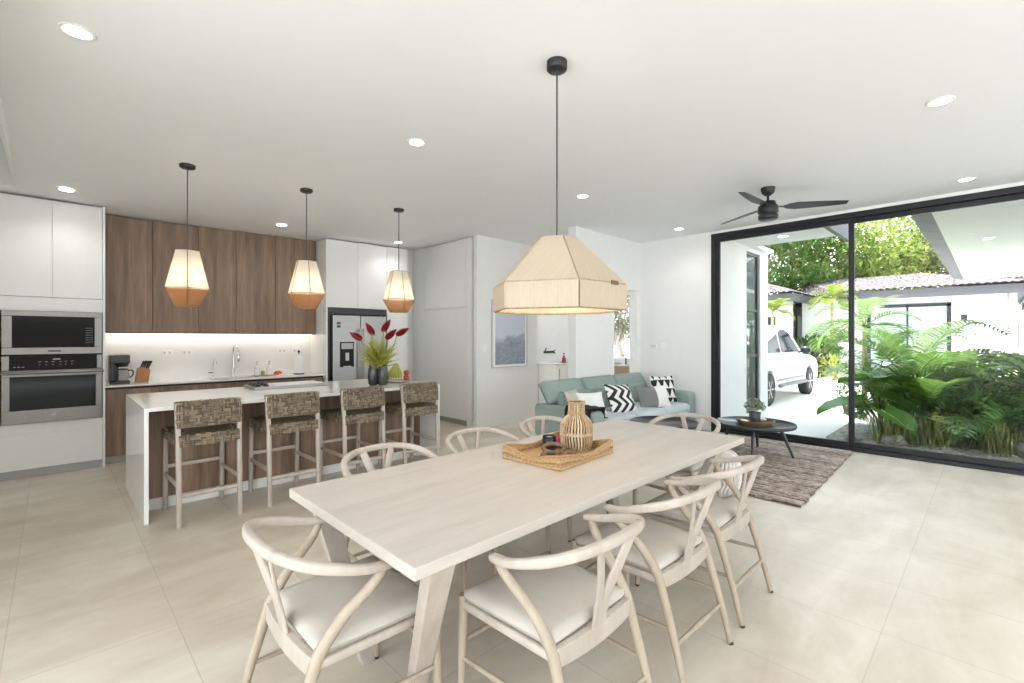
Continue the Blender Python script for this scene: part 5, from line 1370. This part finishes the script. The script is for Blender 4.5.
# ---------------------------------------------------------------- parked car
t = thing('parked_car', 'white pickup-style car parked on the drive beyond the left door panel', 'car', (13, 4.35, GZ))
X0, CY, W2 = 10.3, 4.36, .93
def arch(cx, r=.43, n=9): return [(cx+r*math.cos(PI-PI*i/n), .36+r*math.sin(PI-PI*i/n)) for i in range(n+1)]
low = [(10.25,.48),(10.25,1.02),(10.9,1.06),(13.62,1.10),(14.6,1.04),(15.15,.93),(15.32,.72),(15.30,.42),(15.0,.36)] 
under = [(14.97,.36)] + [p for p in arch(14.5)][::-1] + [(14.05,.36),(11.75,.36)] + arch(11.28)[::-1] + [(10.8,.40)]
poly = low[:-1] + under
secs = [(-W2+.03,.0),(-W2,.0),(W2,.0),(W2-.03,0)]
mb = MB(); mb.prism([(x,z+GZ) for x,z in poly], 'y', CY-W2, CY+W2); mb.build('car_body', M['car'], t, bevel=.035, seg=3)
cab = [(11.2,1.06),(11.45,1.70),(11.9,1.80),(12.9,1.80),(13.3,1.72),(14.05,1.09)]
mb = MB()
mb.rings([[(x, CY-(W2-.06 if z < 1.2 else W2-.20), z+GZ) for x, z in cab], [(x, CY+(W2-.06 if z < 1.2 else W2-.20), z+GZ) for x, z in cab]], True, False); cb = mb.build('cabin', M['car'], t, bevel=.03, seg=3)
def sidewin(poly_, s):
    mb = MB(); 
    def Y(z): return CY - s*(lerp(W2-.06, W2-.20, (z-1.08)/.64)+.006)
    vs = [(x, Y(z), z+GZ) for x, z in poly_] + [(x, Y(z)+s*.02, z+GZ) for x, z in poly_]; n = len(poly_)
    mb.add(vs, [tuple(range(n)), tuple(range(2*n-1,n-1,-1))]+[(i,(i+1)%n,n+(i+1)%n,n+i) for i in range(n)]); return mb.build('side_window', M['carglass'], t)
for s in (1,-1):
    sidewin([(11.42,1.16),(11.58,1.64),(12.28,1.70),(12.28,1.16)], s); sidewin([(12.38,1.16),(12.38,1.70),(12.95,1.70),(13.25,1.62),(13.80,1.16)], s)
mb = MB(); 
mb.add([(14.07,CY-.78,1.13+GZ),(14.07,CY+.78,1.13+GZ),(13.34,CY+.68,1.70+GZ),(13.34,CY-.68,1.70+GZ)], [(0,1,2,3)]); mb.build('windscreen', M['carglass'], t, solid=.01)
for nm, xx in (('front',14.5),('rear',11.28)):
    for s in (-1,1):
        mb = MB(); mb.M = Matrix.Translation((xx, CY+s*(W2-.10), .36+GZ)) @ Matrix.Rotation(PI/2,4,'X')
        mb.lathe([(.22,-.11),(.33,-.115),(.36,-.09),(.36,.09),(.33,.115),(.22,.11)], n=30); wl = mb.build('wheel', M['rubber'], t)
        mb = MB(); mb.M = Matrix.Translation((xx, CY+s*(W2-.10), .36+GZ)) @ Matrix.Rotation(PI/2,4,'X')
        mb.lathe([(0,-.09),(.22,-.08),(.235,-.112),(.235,.112),(.22,.08),(0,.09)], n=30)
        for k in range(6):
            a = k*PI/3
            for q in (-1,1): mb.box(-.03,.03,-.03,.03,q*.1-.012,q*.1+.012); mb.tube([(.03*math.cos(a),.03*math.sin(a),q*.095),(.215*math.cos(a),.215*math.sin(a),q*.105)], .022, 6)
        mb.build('rim', M['alloy'], wl)
for s in (-1,1):
    mb = MB(); mb.tube([(11.85,CY+s*(W2+.04),.40+GZ),(13.95,CY+s*(W2+.04),.40+GZ)], .045, 8); 
    for xx in (12.1,13.6): mb.tube([(xx,CY+s*(W2+.04),.40+GZ),(xx,CY+s*(W2-.1),.45+GZ)], .03, 6)
    mb.build('side_step', M['greyplastic'], t)
    mb = MB(); mb.box(11.75,14.0,CY+s*(W2+.004)-.004,CY+s*(W2+.004)+.004,.50+GZ,.56+GZ); mb.build('sill_trim', M['greyplastic'], t)
    mb = MB(); mb.ball((13.62,CY+s*(W2+.12),1.20+GZ), (.07,.12,.10), 14, 8); mb.tube([(13.64,CY+s*(W2-.05),1.14+GZ),(13.62,CY+s*(W2+.08),1.18+GZ)], .025, 6); mb.build('wing_mirror', M['blackplastic'], t)
    for xx in (12.22,13.35): 
        mb = MB(); mb.box(xx-.16,xx,CY+s*(W2+.02)-.015,CY+s*(W2+.02)+.015,.97+GZ,1.0+GZ); mb.build('door_handle', M['car'], t, bevel=.008)
    for xx in (12.34,13.75): 
        mb = MB(); mb.box(xx,xx+.012,CY+s*(W2+.001)-.003,CY+s*(W2+.001)+.003,.50+GZ,1.06+GZ); mb.build('door_seam', M['greyplastic'], t)
    mb = MB(); mb.ball((15.13,CY+s*.68,.83+GZ), (.16,.20,.085), 14, 8); mb.build('headlamp', M['chrome'], t)
mb = MB(); mb.box(15.26,15.345,CY-.55,CY+.55,.55+GZ,.78+GZ); mb.build('grille', M['blackplastic'], t, bevel=.02)

# ================================================================ LIGHT + CAMERA
w = bpy.data.worlds.new('world'); scn.world = w; w.use_nodes = True
nt = w.node_tree; nt.nodes.clear()
out = nt.nodes.new('ShaderNodeOutputWorld'); bg = nt.nodes.new('ShaderNodeBackground')
tc_ = nt.nodes.new('ShaderNodeTexCoord'); sp = nt.nodes.new('ShaderNodeSeparateXYZ'); rp = nt.nodes.new('ShaderNodeValToRGB')
nt.links.new(tc_.outputs['Generated'], sp.inputs[0]); nt.links.new(sp.outputs[2], rp.inputs[0])
rp.color_ramp.elements[0].position = .0; rp.color_ramp.elements[0].color = (.92,.96,1,1)
rp.color_ramp.elements[1].position = .7; rp.color_ramp.elements[1].color = (.74,.87,1,1)
nt.links.new(rp.outputs[0], bg.inputs[0]); bg.inputs[1].default_value = WORLD = 2.3
nt.links.new(bg.outputs[0], out.inputs[0])
s = bpy.data.lights.new('sun', 'SUN'); s.energy = 6; s.angle = .01; s.color = (1,.96,.88)
so = bpy.data.objects.new('sun', s); COL.objects.link(so)
so.rotation_euler = Vector((-.25, .30, .92)).to_track_quat('Z', 'Y').to_euler()   # sun behind the house block, high
cam = bpy.data.cameras.new('camera'); co = bpy.data.objects.new('camera', cam); COL.objects.link(co)
cam.sensor_width = 36; cam.lens = 469.4/1024*36; cam.shift_y = -3.5/1024; cam.clip_start = .05; cam.clip_end = 300
co.location = (0,0,1.47); co.rotation_euler = (PI/2, 0, math.radians(45.705-90))
scn.camera = co
vs = scn.view_settings; scn.display_settings.display_device = 'sRGB'
vs.view_transform = 'Standard'; vs.look = 'None'; vs.gamma = 1; vs.use_curve_mapping = False; vs.exposure = 1.24
cy = scn.cycles
cy.max_bounces = 10; cy.diffuse_bounces = 6; cy.glossy_bounces = 4; cy.transparent_max_bounces = 24; cy.transmission_bounces = 6
cy.use_denoising = True; cy.sample_clamp_indirect = 8; cy.caustics_reflective = False; cy.caustics_refractive = False
